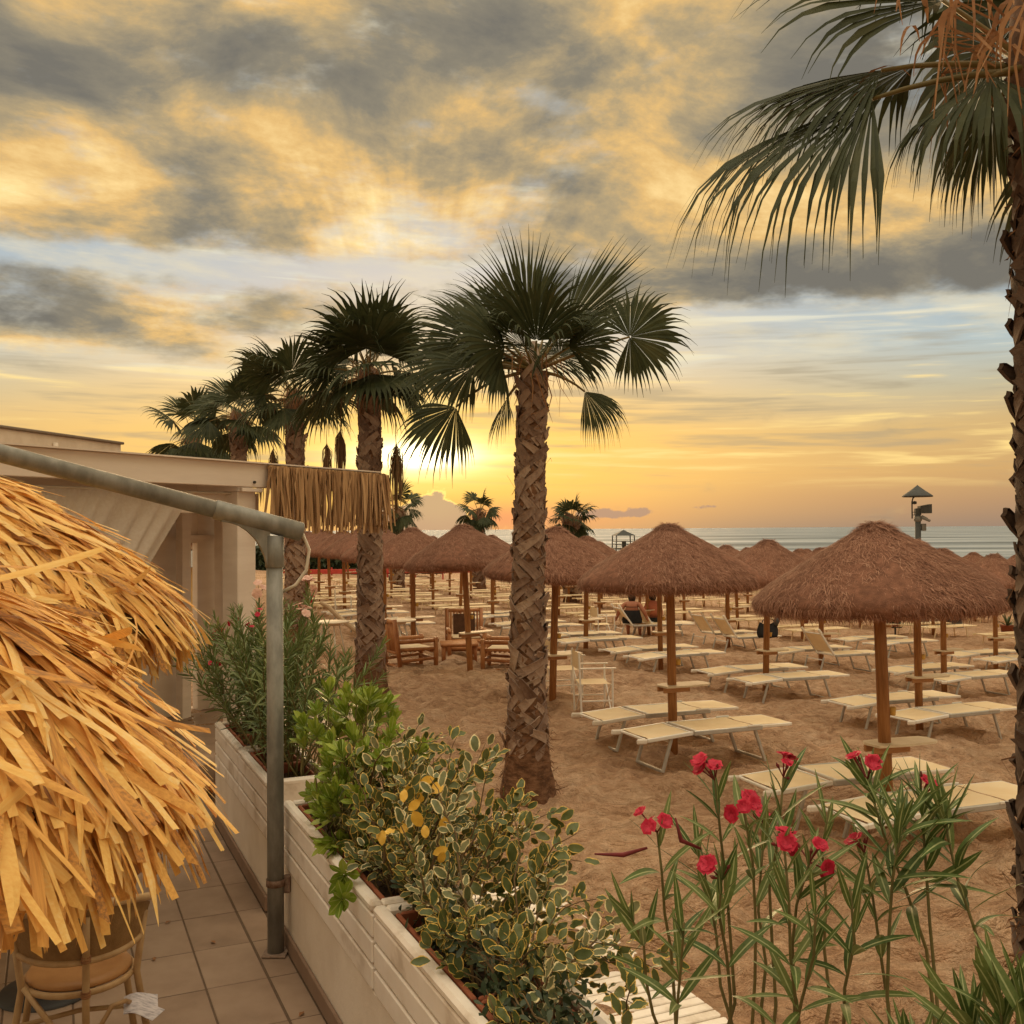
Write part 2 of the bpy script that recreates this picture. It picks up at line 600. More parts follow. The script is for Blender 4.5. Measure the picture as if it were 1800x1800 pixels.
def make_sea():
    mt = bpy.data.materials.new('sea_water')
    mt.use_nodes = True
    mt.node_tree.nodes.clear()
    t = NT(mt.node_tree)
    oc = t.new('ShaderNodeTexCoord').outputs['Object']
    mp = t.new('ShaderNodeMapping'); t.put(mp.inputs[0], oc)
    mp.inputs['Scale'].default_value = (0.22, 1.0, 1.0); mp.inputs['Rotation'].default_value = (0, 0, RAD(6))
    h = t.m('ADD', t.noise(mp.outputs[0], 0.12, 5, 0.65), t.m('MULTIPLY', t.noise(mp.outputs[0], 0.022, 4, 0.6), 2.0))
    c = t.ramp(t.m('DIVIDE', h, 3.0), [(0.40, (0.13, 0.155, 0.175, 1)), (0.5, (0.255, 0.29, 0.325, 1)), (0.60, (0.40, 0.44, 0.48, 1))])
    b = t.new('ShaderNodeBsdfPrincipled')
    t.put(b.inputs['Base Color'], c)
    b.inputs['Roughness'].default_value = 0.6
    b.inputs['IOR'].default_value = 1.33
    b.inputs['Specular IOR Level'].default_value = 0.02
    bn = t.new('ShaderNodeBump'); bn.inputs['Strength'].default_value = 1.0; bn.inputs['Distance'].default_value = 1.6
    t.put(bn.inputs['Height'], h)
    t.l.new(bn.outputs[0], b.inputs['Normal'])
    o = t.new('ShaderNodeOutputMaterial'); t.l.new(b.outputs[0], o.inputs[0])
    mb = MB()
    # radial sheet out to the horizon, on the seaward side all round
    rad = [0.5, 60, 90, 140, 250, 500, 1200, 4000, 12000]
    n = 96
    v = [(r * math.sin(a), r * math.cos(a), -1.62) for r in rad for a in np.arange(n) * 2 * math.pi / n]
    f = [(i * n + j, (i + 1) * n + j, (i + 1) * n + (j + 1) % n, i * n + (j + 1) % n) for i in range(len(rad) - 1) for j in range(n)]
    mb.add(v, f)
    o = link('sea', mb.mesh('sea', mt))
    struct(o, 'calm grey green sea reaching the horizon')


make_sea()

# ------------------------------------------------------------------ shared materials
MAT = {}
MAT['straw'] = M('heather_thatch', [(0.15, 0.064, 0.040), (0.29, 0.135, 0.084), (0.42, 0.215, 0.138), (0.56, 0.33, 0.225)], 0.85, 9, 0.75, 0.25, trans=0.15)
MAT['straw_core'] = M('thatch_core', [(0.15, 0.066, 0.040), (0.31, 0.142, 0.088)], 0.95, 14, 0.2, 0.8, bump=1.0, bscale=90)
MAT['pole_wood'] = M('umbrella_pole_wood', [(0.20, 0.078, 0.025), (0.34, 0.15, 0.05), (0.44, 0.21, 0.08)], 0.6, 7, 0.35, 0.65, bump=0.2, bscale=40, stretch=(6, 6, 0.5))
MAT['white_metal'] = M('white_frame', [(0.74, 0.70, 0.63), (0.88, 0.84, 0.77)], 0.45, 12, 0.4, 0.6)
MAT['alu'] = M('aluminium_frame', [(0.40, 0.38, 0.34), (0.56, 0.54, 0.50)], 0.4, 12, 0.4, 0.6, metal=0.3)
MAT['white_plastic'] = M('white_plastic', [(0.78, 0.70, 0.60), (0.86, 0.80, 0.71)], 0.5, 14, 0.3, 0.7)
MAT['bed_cloth'] = M('cream_sling_fabric', [(0.80, 0.62, 0.37), (0.90, 0.73, 0.47), (0.93, 0.80, 0.57)], 0.75, 3.5, 0.45, 0.55, bump=0.25, bscale=160, trans=0.12)
MAT['shelf'] = M('painted_shelf', [(0.62, 0.50, 0.36), (0.78, 0.67, 0.52)], 0.55, 10, 0.4, 0.6)
MAT['bracket'] = M('shelf_bracket_wood', [(0.34, 0.15, 0.06), (0.50, 0.26, 0.12)], 0.65, 12, 0.4, 0.6, stretch=(1, 6, 6))
MAT['yellow_plastic'] = M('yellow_plastic', [(0.62, 0.36, 0.08), (0.75, 0.47, 0.13)], 0.5, 8, 0.5, 0.5)
MAT['dark_metal'] = M('dark_metal', [(0.02, 0.02, 0.02), (0.05, 0.045, 0.04)], 0.5, 8)

UMB_R = 1.06
PROF = [(0.0, 2.65), (0.05, 2.638), (0.11, 2.608), (0.19, 2.56), (0.30, 2.495), (0.46, 2.405), (0.64, 2.295), (0.82, 2.185), (0.95, 2.095),
        (1.03, 2.02), (1.055, 1.965), (1.035, 1.91), (0.97, 1.885), (0.85, 1.90), (0.5, 2.07), (0.05, 2.30)]


def prof_at(t, prof):
    """point and slope along the outer profile by arc length fraction"""
    p = np.array(prof)
    seg = np.linalg.norm(np.diff(p, axis=0), axis=1)
    cum = np.concatenate([[0], np.cumsum(seg)])
    L = t * cum[-1]
    r = np.interp(L, cum, p[:, 0]); z = np.interp(L, cum, p[:, 1])
    e = 1e-3 * cum[-1]
    r2 = np.interp(L + e, cum, p[:, 0]); z2 = np.interp(L + e, cum, p[:, 1])
    return r, z, r2 - r, z2 - z


def straw_mesh(seed, n):
    rs = np.random.RandomState(seed)
    outer = PROF[0:13]
    t = np.clip(rs.rand(n) ** 0.62, 0, 0.985)
    r, z, dr, dz_ = prof_at(t, outer)
    ln = np.hypot(dr, dz_) + 1e-9
    dr /= ln; dz_ /= ln
    a = rs.rand(n) * 2 * math.pi
    er = np.stack([np.cos(a), np.sin(a), 0 * a], -1); et = np.stack([-np.sin(a), np.cos(a), 0 * a], -1)
    ez = np.array((0, 0, 1.0))
    slope = er * dr[:, None] + ez * dz_[:, None]
    nor = er * (-dz_)[:, None] + ez * dr[:, None]
    yaw = rs.normal(0, 0.55, n) + 0.35
    d = slope * np.cos(yaw)[:, None] + et * np.sin(yaw)[:, None]
    sd = -slope * np.sin(yaw)[:, None] + et * np.cos(yaw)[:, None]
    L = rs.uniform(0.04, 0.12, n)[:, None]
    wdt = rs.uniform(0.0010, 0.0030, n)[:, None]
    lift = (rs.uniform(0.0, 0.14, n) + 0.55 * (t < 0.12) * rs.rand(n))[:, None]
    p0 = er * r[:, None] + ez * z[:, None] + nor * rs.uniform(-0.005, 0.012, n)[:, None]
    p1 = p0 + d * L * 0.5 + nor * L * lift * 0.5
    p2 = p0 + d * L + nor * L * lift * 0.7 - ez * L * 0.10
    v = np.stack([p0 - sd * wdt, p0 + sd * wdt, p1 - sd * wdt, p1 + sd * wdt, p2], 1).reshape(-1, 3)
    i = np.arange(n)[:, None] * 5
    f = [tuple(x) for x in np.concatenate([i, i + 1, i + 3, i + 2], 1).tolist()] + [tuple(x) for x in np.concatenate([i + 2, i + 3, i + 4], 1).tolist()]
    me = bpy.data.meshes.new('straw')
    me.from_pydata(v.tolist(), [], f)
    me.materials.append(MAT['straw'])
    return me


def board_mesh(mb, outline, z0, z1):
    """flat board from an outline polygon"""
    n = len(outline)
    v = [(x, y, z0) for x, y in outline] + [(x, y, z1) for x, y in outline]
    f = [tuple(range(n))[::-1], tuple(range(n, 2 * n))] + [(i, (i + 1) % n, n + (i + 1) % n, n + i) for i in range(n)]
    mb.add(v, f)
    return mb


def make_umbrella(seed):
    t = thing('thatched_umbrella', 'x', 'umbrella')
    part('pole', MB().tube([(0, 0, -0.4), (0, 0, 0.8), (0.004, 0, 1.6), (0, 0, 2.45)], [0.054, 0.053, 0.051, 0.046], 14), MAT['pole_wood'], t, True)
    wob = lambda a, z: 0.03 * np.sin(a * 3 + seed * 2) + 0.012 * np.sin(a * 13 + z * 9) + 0.012 * np.sin(a * 8 - seed)
    can = part('canopy', MB().lathe(PROF, 48, wob=wob), MAT['straw_core'], t, True)
    st = link('straw', straw_mesh(seed, 42000), can)
    st['kind'] = 'stuff'
    # little table on the pole
    out = [(-0.14, -0.13), (0.10, -0.16), (0.40, -0.14), (0.455, -0.09), (0.46, 0.07), (0.42, 0.13), (0.1, 0.155), (-0.12, 0.14), (-0.16, 0.05)]
    sh = part('shelf', board_mesh(MB(), out, 0.735, 0.755), MAT['shelf'], t)
    for s_ in (-1, 1):
        part('bracket', MB().box((0.02, s_ * 0.072, 0.703), (0.34, 0.03, 0.06), b=0.004), MAT['bracket'], sh)
    part('ash_cup', MB().lathe([(0.0, 0.98), (0.028, 0.98), (0.036, 1.05), (0.03, 1.05), (0.025, 0.99)], 10, c=(0.085, 0, 0)), MAT['yellow_plastic'], t, True)
    return t


def make_bed(back=0.0):
    """folding sunbed, head at -x; back = angle of the raised head section"""
    t = thing('sunbed', 'x', 'sunbed')
    hw = 0.29
    H = 0.385
    hx = -0.36                                   # hinge
    ca, sa = math.cos(back), math.sin(back)

    def hd(x, z=0.0):                            # point on the head section (x measured from the hinge, negative)
        if back == 0:
            return (hx + x, H - 0.035 * (x / -0.56) + z)
        return (hx + x * ca - z * sa, H - x * sa + z * ca)
    foot = lambda x: H - 0.012 * max(0.0, x - 0.2) / 0.7
    for s_ in (-1, 1):
        y = s_ * hw
        part('side_rail', MB().bar((hx + 0.01, y, H - 0.012), (0.55, y, foot(0.55) - 0.012), 0.034, 0.052, b=0.007), MAT['alu'], t)
        part('foot_rail', MB().bar((0.40, y * 0.94, foot(0.4) - 0.004), (0.97, y * 0.94, foot(0.97) - 0.004), 0.03, 0.034, b=0.006), MAT['white_plastic'], t)
        a = hd(-0.004); b = hd(-0.58)
        part('head_rail', MB().bar((a[0], y, a[1] - 0.008), (b[0], y, b[1] - 0.008), 0.032, 0.042, b=0.007), MAT['white_metal'], t)
        b1 = hd(-0.575, -0.015); b2 = hd(-0.70, 0.0)
        part('shade_bracket', MB().bar((b1[0], y * 0.99, b1[1]), (b2[0], y * 0.97, b2[1]), 0.036, 0.06, b=0.014), MAT['white_plastic'], t)
        part('armrest_joint', MB().bar((0.34, y * 1.06, H + 0.012), (0.52, y * 1.06, H + 0.010), 0.014, 0.026, b=0.006), MAT['white_metal'], t)

    def cloth(name, f, x0, x1, w_, sag):
        xs = np.linspace(x0, x1, 9); ys = np.linspace(-w_, w_, 7)
        v = []
        for x in xs:
            for y in ys:
                c_, z_ = f(x)
                v.append((c_, y, z_ + 0.010 - sag * (1 - (y / w_) ** 2) * math.sin(math.pi * (x - x0) / (x1 - x0)) + 0.003 * math.sin(9 * x + 14 * y)))
        n = len(ys)
        fs = [(i * n + j, (i + 1) * n + j, (i + 1) * n + j + 1, i * n + j + 1) for i in range(len(xs) - 1) for j in range(n - 1)]
        return part(name, MB().add(v, fs), MAT['bed_cloth'], t, True)
    cloth('head_cloth', lambda x: hd(x - hx), hx - 0.55, hx - 0.055, hw - 0.014, 0.014)
    cloth('seat_cloth', lambda x: (x, H - 0.002), hx + 0.075, 0.44, hw - 0.014, 0.026)
    cloth('foot_cloth', lambda x: (x, foot(x) + 0.004), 0.46, 0.955, hw * 0.94 - 0.012, 0.006)
    for x in (hx - 0.042, hx + 0.052):
        z = H + 0.004
        part('crossbar', MB().bar((x, -hw, z), (x, hw, z), 0.022, 0.026, b=0.006), MAT['white_metal'], t)
    part('end_bar', MB().bar((0.965, -hw * 0.95, foot(0.97) - 0.002), (0.965, hw * 0.95, foot(0.97) - 0.002), 0.024, 0.026, b=0.006), MAT['white_plastic'], t)
    a = hd(-0.575)
    part('end_bar', MB().bar((a[0], -hw, a[1] - 0.006), (a[0], hw, a[1] - 0.006), 0.024, 0.026, b=0.006), MAT['white_metal'], t)

    def leg(xt, xb):
        w_ = hw - 0.02
        pts = [(xt, -w_, H - 0.03), (xb, -w_, -0.02), (xb, w_, -0.02), (xt, w_, H - 0.03)]
        mb = MB()
        mb.bar(pts[0], pts[1], 0.030, 0.036, up=(1, 0, 0), b=0.006)
        mb.bar(pts[3], pts[2], 0.030, 0.036, up=(1, 0, 0), b=0.006)
        mb.bar((xb, -w_ + 0.011, -0.006), (xb, w_ - 0.011, -0.006), 0.032, 0.030, b=0.005)
        part('leg', mb, MAT['alu'], t)
    leg(-0.62, -0.74)
    leg(0.46, 0.60)
    part('brace', MB().bar((-0.64, -hw + 0.03, H - 0.085), (-0.64, hw - 0.03, H - 0.085), 0.016, 0.016), MAT['white_metal'], t)
    return t


def far_bed_mesh():
    mb = MB(); hw = 0.29; H = 0.385
    mb.box((0.0, 0, H), (1.9, 0.58, 0.03), b=0.006)
    mb.box((-0.36, 0, H + 0.02), (0.06, 0.6, 0.03))
    for x in (-0.72, 0.58):
        for y in (-0.27, 0.27):
            mb.bar((x * 0.9, y, H), (x, y, -0.02), 0.028, 0.024, up=(1, 0, 0))
        mb.bar((x, -0.27, 0), (x, 0.27, 0), 0.026, 0.026)
    for y in (-0.28, 0.28):
        mb.box((-1.0, y, H), (0.12, 0.03, 0.06))
    return mb.mesh('sunbed', MAT['bed_cloth'])


V1 = np.array((-1.28, 3.2)); V2 = np.array((-1.02, 3.28))
rows = []
r1 = [(3.2, 8.8), (1.88, 12.1), (0.58, 15.25), (-0.76, 18.3), (-2.1, 21.7)]
for k in range(9): r1.append(tuple(np.array(r1[-1]) + V2))
r2 = [(6.95, 11.0), (5.65, 14.3), (4.3, 17.5), (2.98, 20.7), (1.66, 23.4)]
for k in range(9): r2.append(tuple(np.array(r2[-1]) + np.array((-1.12, 3.25))))
r3 = [(9.4, 15.9), (8.1, 19.3), (6.75, 22.5), (5.5, 26.2)]
r3.append((3.9, 29.4))
for k in range(9): r3.append(tuple(np.array(r3[-1]) + np.array((-1.15, 3.25))))
r4 = [(12.6, 21.0), (11.1, 23.6), (9.75, 27.0)]
for k in range(10): r4.append(tuple(np.array(r4[-1]) + np.array((-1.2, 3.25))))
r5 = [(15.9, 26.2), (14.6, 29.4)]
for k in range(10): r5.append(tuple(np.array(r5[-1]) + np.array((-1.22, 3.25))))
r6 = [(20.3, 33.0), (19.0, 36.2)]
for k in range(9): r6.append(tuple(np.array(r6[-1]) + np.array((-1.22, 3.25))))
ROWS = [r1, r2, r3, r4, r5, r6]
ROWN = ['first row from palms', 'second row from palms', 'third row from palms', 'fourth row from palms',
        'fifth row from palms', 'row nearest the sea']
random.seed(3)
umb0 = [make_umbrella(1), make_umbrella(2), make_umbrella(5)]
bed0 = make_bed(0.0)
bed_up = make_bed(0.95)
far_me = far_bed_mesh()
used = {'u0': False, 'u1': False, 'u2': False, 'b': False, 'bu': False}


def get(proto, key):
    if not used[key]:
        used[key] = True
        return proto
    return tree_copy(proto)


NO_BEDS = {(0, 2), (0, 3), (0, 4)}
RAISED = {(2, 3, 1), (2, 4, 1), (2, 3, 0)}
SPECIAL_BED = {}
for ri, row in enumerate(ROWS):
    for k, (x, y) in enumerate(row):
        z = float(gz(x, y))
        kk = (k * 2 + ri) % 3
        u = get(umb0[kk], 'u%d' % kk)
        nm = '%s umbrella from right, %s' % (ORD[k + 1], ROWN[ri])
        place(u, (x, y, z), BED_RZ + random.uniform(-0.25, 0.25), 'brown thatched umbrella, %s from right, %s' % (ORD[k + 1], ROWN[ri]), 'thatched beach umbrellas in rows')
        sc_ = random.uniform(0.97, 1.03)
        u.scale = (sc_, sc_, random.uniform(0.98, 1.02))
        u.rotation_euler[0] = random.gauss(0, 0.022); u.rotation_euler[1] = random.gauss(0, 0.022)
        if (ri, k) in NO_BEDS:
            continue
        for side in (0, 1):
            off = (0.54 if side == 0 else -0.54)
            bx_, by_ = x + VDIR[0] * off + NDIR[0] * 0.08, y + VDIR[1] * off + NDIR[1] * 0.08
            dist = math.hypot(bx_, by_)
            lab = '%s sunbed, %s side of %s' % ('%s', 'far' if side == 0 else 'near', nm)
            rz = BED_RZ + random.uniform(-0.05, 0.05)
            loc = (bx_ + random.uniform(-.05, .05), by_ + random.uniform(-.05, .05), float(gz(bx_, by_)) - 0.01)
            if (ri, k, side) in RAISED or (ri >= 1 and 15 < dist < 31 and random.random() < 0.10 and k > 1):
                o = get(bed_up, 'bu'); lab = lab % 'cream raised-back'
            elif dist < 31:
                o = get(bed0, 'b'); lab = lab % 'cream flat'
            else:
                o = link('sunbed', far_me); o['category'] = 'sunbed'; lab = lab % 'cream'
            place(o, loc, rz, lab, 'cream sunbeds in pairs under the umbrellas')
            SPECIAL_BED[(ri, k, side)] = o

# ------------------------------------------------------------------ palms
MAT['trunk'] = M('palm_trunk_fibre', [(0.07, 0.032, 0.016), (0.17, 0.085, 0.045), (0.28, 0.15, 0.085)], 0.95, 11, 0.1, 0.9, bump=1.0, bscale=55, stretch=(1, 1, 2.2))
MAT['boot'] = M('palm_leaf_base', [(0.13, 0.080, 0.058), (0.23, 0.15, 0.112), (0.33, 0.23, 0.172), (0.44, 0.33, 0.255)], 0.85, 14, 0.7, 0.3, bump=0.5, bscale=70, stretch=(3, 1, 1))
MAT['frond'] = M('palm_leaf', [(0.024, 0.032, 0.014), (0.046, 0.058, 0.024), (0.080, 0.086, 0.038)], 0.6, 5, 0.55, 0.45, trans=0.16, spec=0.2)
MAT['frond_dry'] = M('dry_palm_leaf', [(0.20, 0.095, 0.045), (0.36, 0.19, 0.095), (0.48, 0.28, 0.15)], 0.8, 7, 0.6, 0.4, trans=0.2)
MAT['fibre'] = M('palm_fibre', [(0.10, 0.045, 0.022), (0.24, 0.12, 0.06), (0.36, 0.21, 0.12)], 0.9, 20)
MAT['boot_backlit'] = M('backlit_leaf_base', [(0.055, 0.036, 0.028), (0.11, 0.075, 0.058), (0.19, 0.13, 0.10)], 0.9, 14, 0.7, 0.3, bump=0.5, bscale=70)  # leaf bases with backlit shade painted into the colour
MAT['trunk_backlit'] = M('backlit_trunk_fibre', [(0.03, 0.017, 0.012), (0.075, 0.045, 0.032)], 0.95, 11, 0.1, 0.9, bump=1.0, bscale=55)  # trunk fibre darkened in colour to look backlit
MAT['petiole'] = M('palm_petiole', [(0.12, 0.10, 0.035), (0.24, 0.17, 0.06)], 0.5, 6)
MAT['tassel'] = M('dry_palm_tassel', [(0.13, 0.075, 0.035), (0.27, 0.17, 0.085)], 0.9, 9, 0.6, 0.4)


def unit(v):
    v = np.asarray(v, float)
    return v / (np.linalg.norm(v) + 1e-9)


def blade_mesh(rs, hub, d, nrm, size, nleaf=38, spread=118, droop=0.55, fuse=0.60, wfac=1.0, curl=0.25, seg=7):
    """fan blade: pleated joined centre, split hanging tips. All in the palm's own space."""
    mb = MB()
    d = unit(d); nrm = unit(np.asarray(nrm) - d * np.dot(nrm, d)); sd = np.cross(d, nrm)
    dth = math.radians(2 * spread / (nleaf - 1))
    for i in range(nleaf):
        th = math.radians(-spread + 2 * spread * i / (nleaf - 1)) + rs.normal(0, 0.012)
        # the blade folds back along its costa
        fold = 0.30 * (abs(th) / math.radians(spread)) ** 1.5
        u = unit(d * math.cos(th) + sd * math.sin(th) - nrm * fold)
        L = size * (1.0 - 0.22 * (abs(th) / math.radians(spread)) ** 2) * rs.uniform(0.88, 1.06)
        ts = np.array([0.02, 0.22, 0.42, 0.58, 0.72, 0.86, 1.0]) if seg == 7 else np.array([0.02, 0.3, 0.58, 0.8, 1.0])
        p = np.array(hub, float); pts = [p + u * ts[0] * L]
        cur = u.copy()
        dr = droop * rs.uniform(0.6, 1.5)
        for a, b in zip(ts[:-1], ts[1:]):
            g = dr * max(0.0, (b - fuse * 0.85)) * 3.8 + 0.05 * droop
            cur = unit(cur + np.array((0, 0, -1.0)) * g * (b - a) * 4 + rs.normal(0, 0.03, 3) * (b > fuse))
            pts.append(pts[-1] + cur * (b - a) * L)
        pts = np.array(pts)
        wmax = 2 * math.tan(dth / 2) * fuse * L * 1.12 * wfac
        wd = np.where(ts < fuse, ts / fuse, 0.12 + 0.88 * np.clip((1 - ts) / (1 - fuse), 0, 1) ** 2.3) * wmax
        wd[-1] = wmax * 0.05
        w2 = np.cross(u, nrm); w2 = unit(w2)
        tilt = unit(w2 + nrm * (0.35 if i % 2 else -0.35) * 0.6)
        mb.ribbon(pts, wd, tilt)
    return mb


def add_frond(palm, rs, base, d, petL, size, mat='frond', **kw):
    """base point on the stem, direction d, petiole length, blade size"""
    base = np.array(base, float); d = unit(d)
    sag = kw.pop('sag', 0.25)
    pts = [base]; cur = d.copy()
    for i in range(5):
        cur = unit(cur + np.array((0, 0, -1.0)) * sag * 0.13)
        pts.append(pts[-1] + cur * petL / 5)
    fr = part('frond', MB().tube(pts, np.linspace(0.022, 0.010, 6) * kw.pop('pr', 1.0), 6), MAT['petiole'], palm, True)
    nrm = kw.pop('nrm', None)
    if nrm is None:
        nrm = np.array((0, 0, 1.0)) + rs.normal(0, 0.25, 3)
        if abs(np.dot(unit(nrm), cur)) > 0.85: nrm = -unit((base[0] + 0.01, base[1], 0)) + np.array((0, 0, 0.2))
    bl = blade_mesh(rs, pts[-1], cur + np.array((0, 0, -0.10)) * sag, nrm, size, **kw)
    me = bl.mesh('blade', MAT[mat])
    link('blade', me, fr)
    return fr


def boot_mesh(seed, k=1.0):
    """old leaf base: a flat strap that hugs the trunk, ridged edges, raggedly cut end"""
    rs = np.random.RandomState(seed)
    n, cols = 5, 4
    L = rs.uniform(0.22, 0.29) * k
    vs = []
    for i in range(n):
        t_ = i / (n - 1)
        wdt = (0.088 * (1 - t_) + 0.050 * t_) * k
        for j in range(cols):
            s_ = (j / (cols - 1) - 0.5) * 2
            end = rs.uniform(-0.022, 0.012) if i == n - 1 else 0
            out = 0.012 + 0.010 * t_ * t_ + (0.005 if abs(s_) > 0.9 else 0.0)
            y_, z_ = s_ * wdt / 2 + 0.012 * math.sin(t_ * 2.2), (L * (t_ - 0.3) + end)
            ph = 0.78 * (1 if seed % 2 else -1) + 0.12 * math.sin(seed * 3.1)
            y2, z2 = y_ * math.cos(ph) - z_ * math.sin(ph), y_ * math.sin(ph) + z_ * math.cos(ph)
            vs.append((out, y2, z2))
    k0 = len(vs)
    vs += [(x - 0.016, y * 0.97, z - 0.003) for x, y, z in vs]
    RT = 0.15
    vs = [((RT + x) * math.cos(y / RT) - RT, (RT + x) * math.sin(y / RT), z) for x, y, z in vs]
    fs = []
    for i in range(n - 1):
        for j in range(cols - 1):
            a = i * cols + j
            fs.append((a, a + 1, a + cols + 1, a + cols))
        a = i * cols; fs.append((a, a + cols, k0 + a + cols, k0 + a))
        a = i * cols + cols - 1; fs.append((a, k0 + a, k0 + a + cols, a + cols))
    for j in range(cols - 1):
        a = (n - 1) * cols + j
        fs.append((a, a + 1, k0 + a + 1, k0 + a))
    return MB().add(vs, fs)


BOOTS = None


def make_trunk(palm, rs, h, r0, r1, boots=0, z0=0.55, bend=(0, 0), flare=0.1, bscale=1.0, dark=False):
    """returns function giving the axis point at height z"""
    global BOOTS
    axis = lambda z: np.array((bend[0] * (z / h) ** 2, bend[1] * (z / h) ** 2, z))
    rad = lambda z: r1 + (r0 - r1) * (1 - z / h) ** 1.5 + flare * math.exp(-z / 0.55)
    zs = np.linspace(-0.3, h, 46)
    n = 30
    vs = []
    for z in zs:
        c = axis(max(z, 0)); c[2] = z
        for j in range(n):
            a = 2 * math.pi * j / n
            r = rad(max(z, 0)) * (1 + 0.05 * math.sin(a * 5 + z * 7) + rs.uniform(-0.045, 0.045))
            vs.append((c[0] + r * math.cos(a), c[1] + r * math.sin(a), z))
    fs = [(i * n + j, i * n + (j + 1) % n, (i + 1) * n + (j + 1) % n, (i + 1) * n + j) for i in range(len(zs) - 1) for j in range(n)]
    fs.append(tuple(range((len(zs) - 1) * n, len(zs) * n)))
    tr = part('trunk', MB().add(vs, fs), MAT['trunk'], palm, True)
    if BOOTS is None:
        BOOTS = [boot_mesh(i).mesh('leaf_base', MAT['boot'], False) for i in range(8)]
    bset = BOOTS
    if dark:  # swap in the colours that carry painted backlit shade
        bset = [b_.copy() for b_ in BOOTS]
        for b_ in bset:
            b_.materials[0] = MAT['boot_backlit']
        tr.data.materials[0] = MAT['trunk_backlit']
    mats = []
    ring = 0
    z = z0
    per = max(5, int(round(2 * math.pi * (r0 + r1) / 2 / (0.135 * bscale))))
    step = 0.098 * bscale
    while z < h - 0.05:
        for j in range(per):
            a = 2 * math.pi * (j + 0.5 * (ring % 2)) / per + rs.normal(0, 0.09)
            zz = z + rs.normal(0, 0.022)
            c = axis(max(zz, 0)); r = rad(max(zz, 0)) - 0.010 + 0.010 * (ring % 3) / 2
            sc_ = bscale * rs.uniform(0.8, 1.25)
            low = math.exp(-zz / 0.9)
            out = rs.uniform(-0.03, 0.05) if rs.rand() < 0.93 - 0.3 * low else rs.uniform(0.08, 0.22 + 0.5 * low)
            sgn = 1 if (ring + j) % 2 else -1
            m = Matrix.Translation((c[0] + r * math.cos(a), c[1] + r * math.sin(a), zz)) @ Matrix.Rotation(a, 4, 'Z') \
                @ Matrix.Rotation(out, 4, 'Y') @ Matrix.Rotation(rs.normal(0, 0.14), 4, 'X') @ Matrix.Diagonal((sc_, sc_, sc_ * rs.uniform(0.8, 1.15), 1))
            mats.append((m, (ring % 2) + 2 * rs.randint(0, 4)))
        ring += 1
        z += step
    # the leaf bases that face the camera are parts of their own; the rest one mesh
    inv = palm.matrix_basis
    cxy = Vector((palm.location.x, palm.location.y))
    tocam = (-cxy).normalized()
    front = []; rest = []
    for m, v in mats:
        p = m.translation
        rr = Vector((p.x - axis(max(p.z, 0))[0], p.y - axis(max(p.z, 0))[1])).normalized()
        (front if rr.dot(tocam) > -0.25 else rest).append((m, v))
    if boots == 0:
        rest = front + rest; front = []
    elif len(front) > boots:
        front.sort(key=lambda q_: q_[0].translation.z)
        rest += front[boots:]; front = front[:boots]
    for m, v in front:
        o = bpy.data.objects.new('leaf_base', bset[v]); COL.objects.link(o); o.parent = tr; o.matrix_local = m
    if rest:
        mb = MB()
        for m, v in rest:
            me = BOOTS[v]
            co = np.empty(len(me.vertices) * 3); me.vertices.foreach_get('co', co)
            mm = np.array(m)
            mb.add(co.reshape(-1, 3) @ mm[:3, :3].T + mm[:3, 3], [tuple(p.vertices) for p in me.polygons])
        o = part('leaf_bases', mb, MAT['boot_backlit' if dark else 'boot'], tr); o['kind'] = 'stuff'
    # loose fibre round the foot and between the leaf bases
    if boots:
        mb = MB()
        for i in range(260):
            zz = rs.uniform(0.0, 0.75) if i < 180 else rs.uniform(0.6, h)
            a = rs.uniform(0, 6.28); r = rad(zz) + 0.008; c = axis(zz)
            o_ = np.array((math.cos(a), math.sin(a), 0)); tg = np.array((-math.sin(a), math.cos(a), 0))
            p0 = np.array((c[0], c[1], zz)) + o_ * r
            L = rs.uniform(0.06, 0.20)
            p1 = p0 + tg * rs.normal(0, 0.5) * L + o_ * rs.uniform(0.005, 0.03) + (0, 0, rs.normal(0.0, 0.4) * L)
            p2 = p1 + tg * rs.normal(0, 0.4) * L + o_ * rs.uniform(-0.01, 0.03) + (0, 0, -rs.uniform(0.1, 0.6) * L)
            mb.ribbon([p0, p1, p2], [0.006, 0.008, 0.002], unit(o_ * 0.3 + np.array((0, 0, 1.0))))
        o = part('fibre', mb, MAT['fibre'], tr); o['kind'] = 'stuff'
    return axis


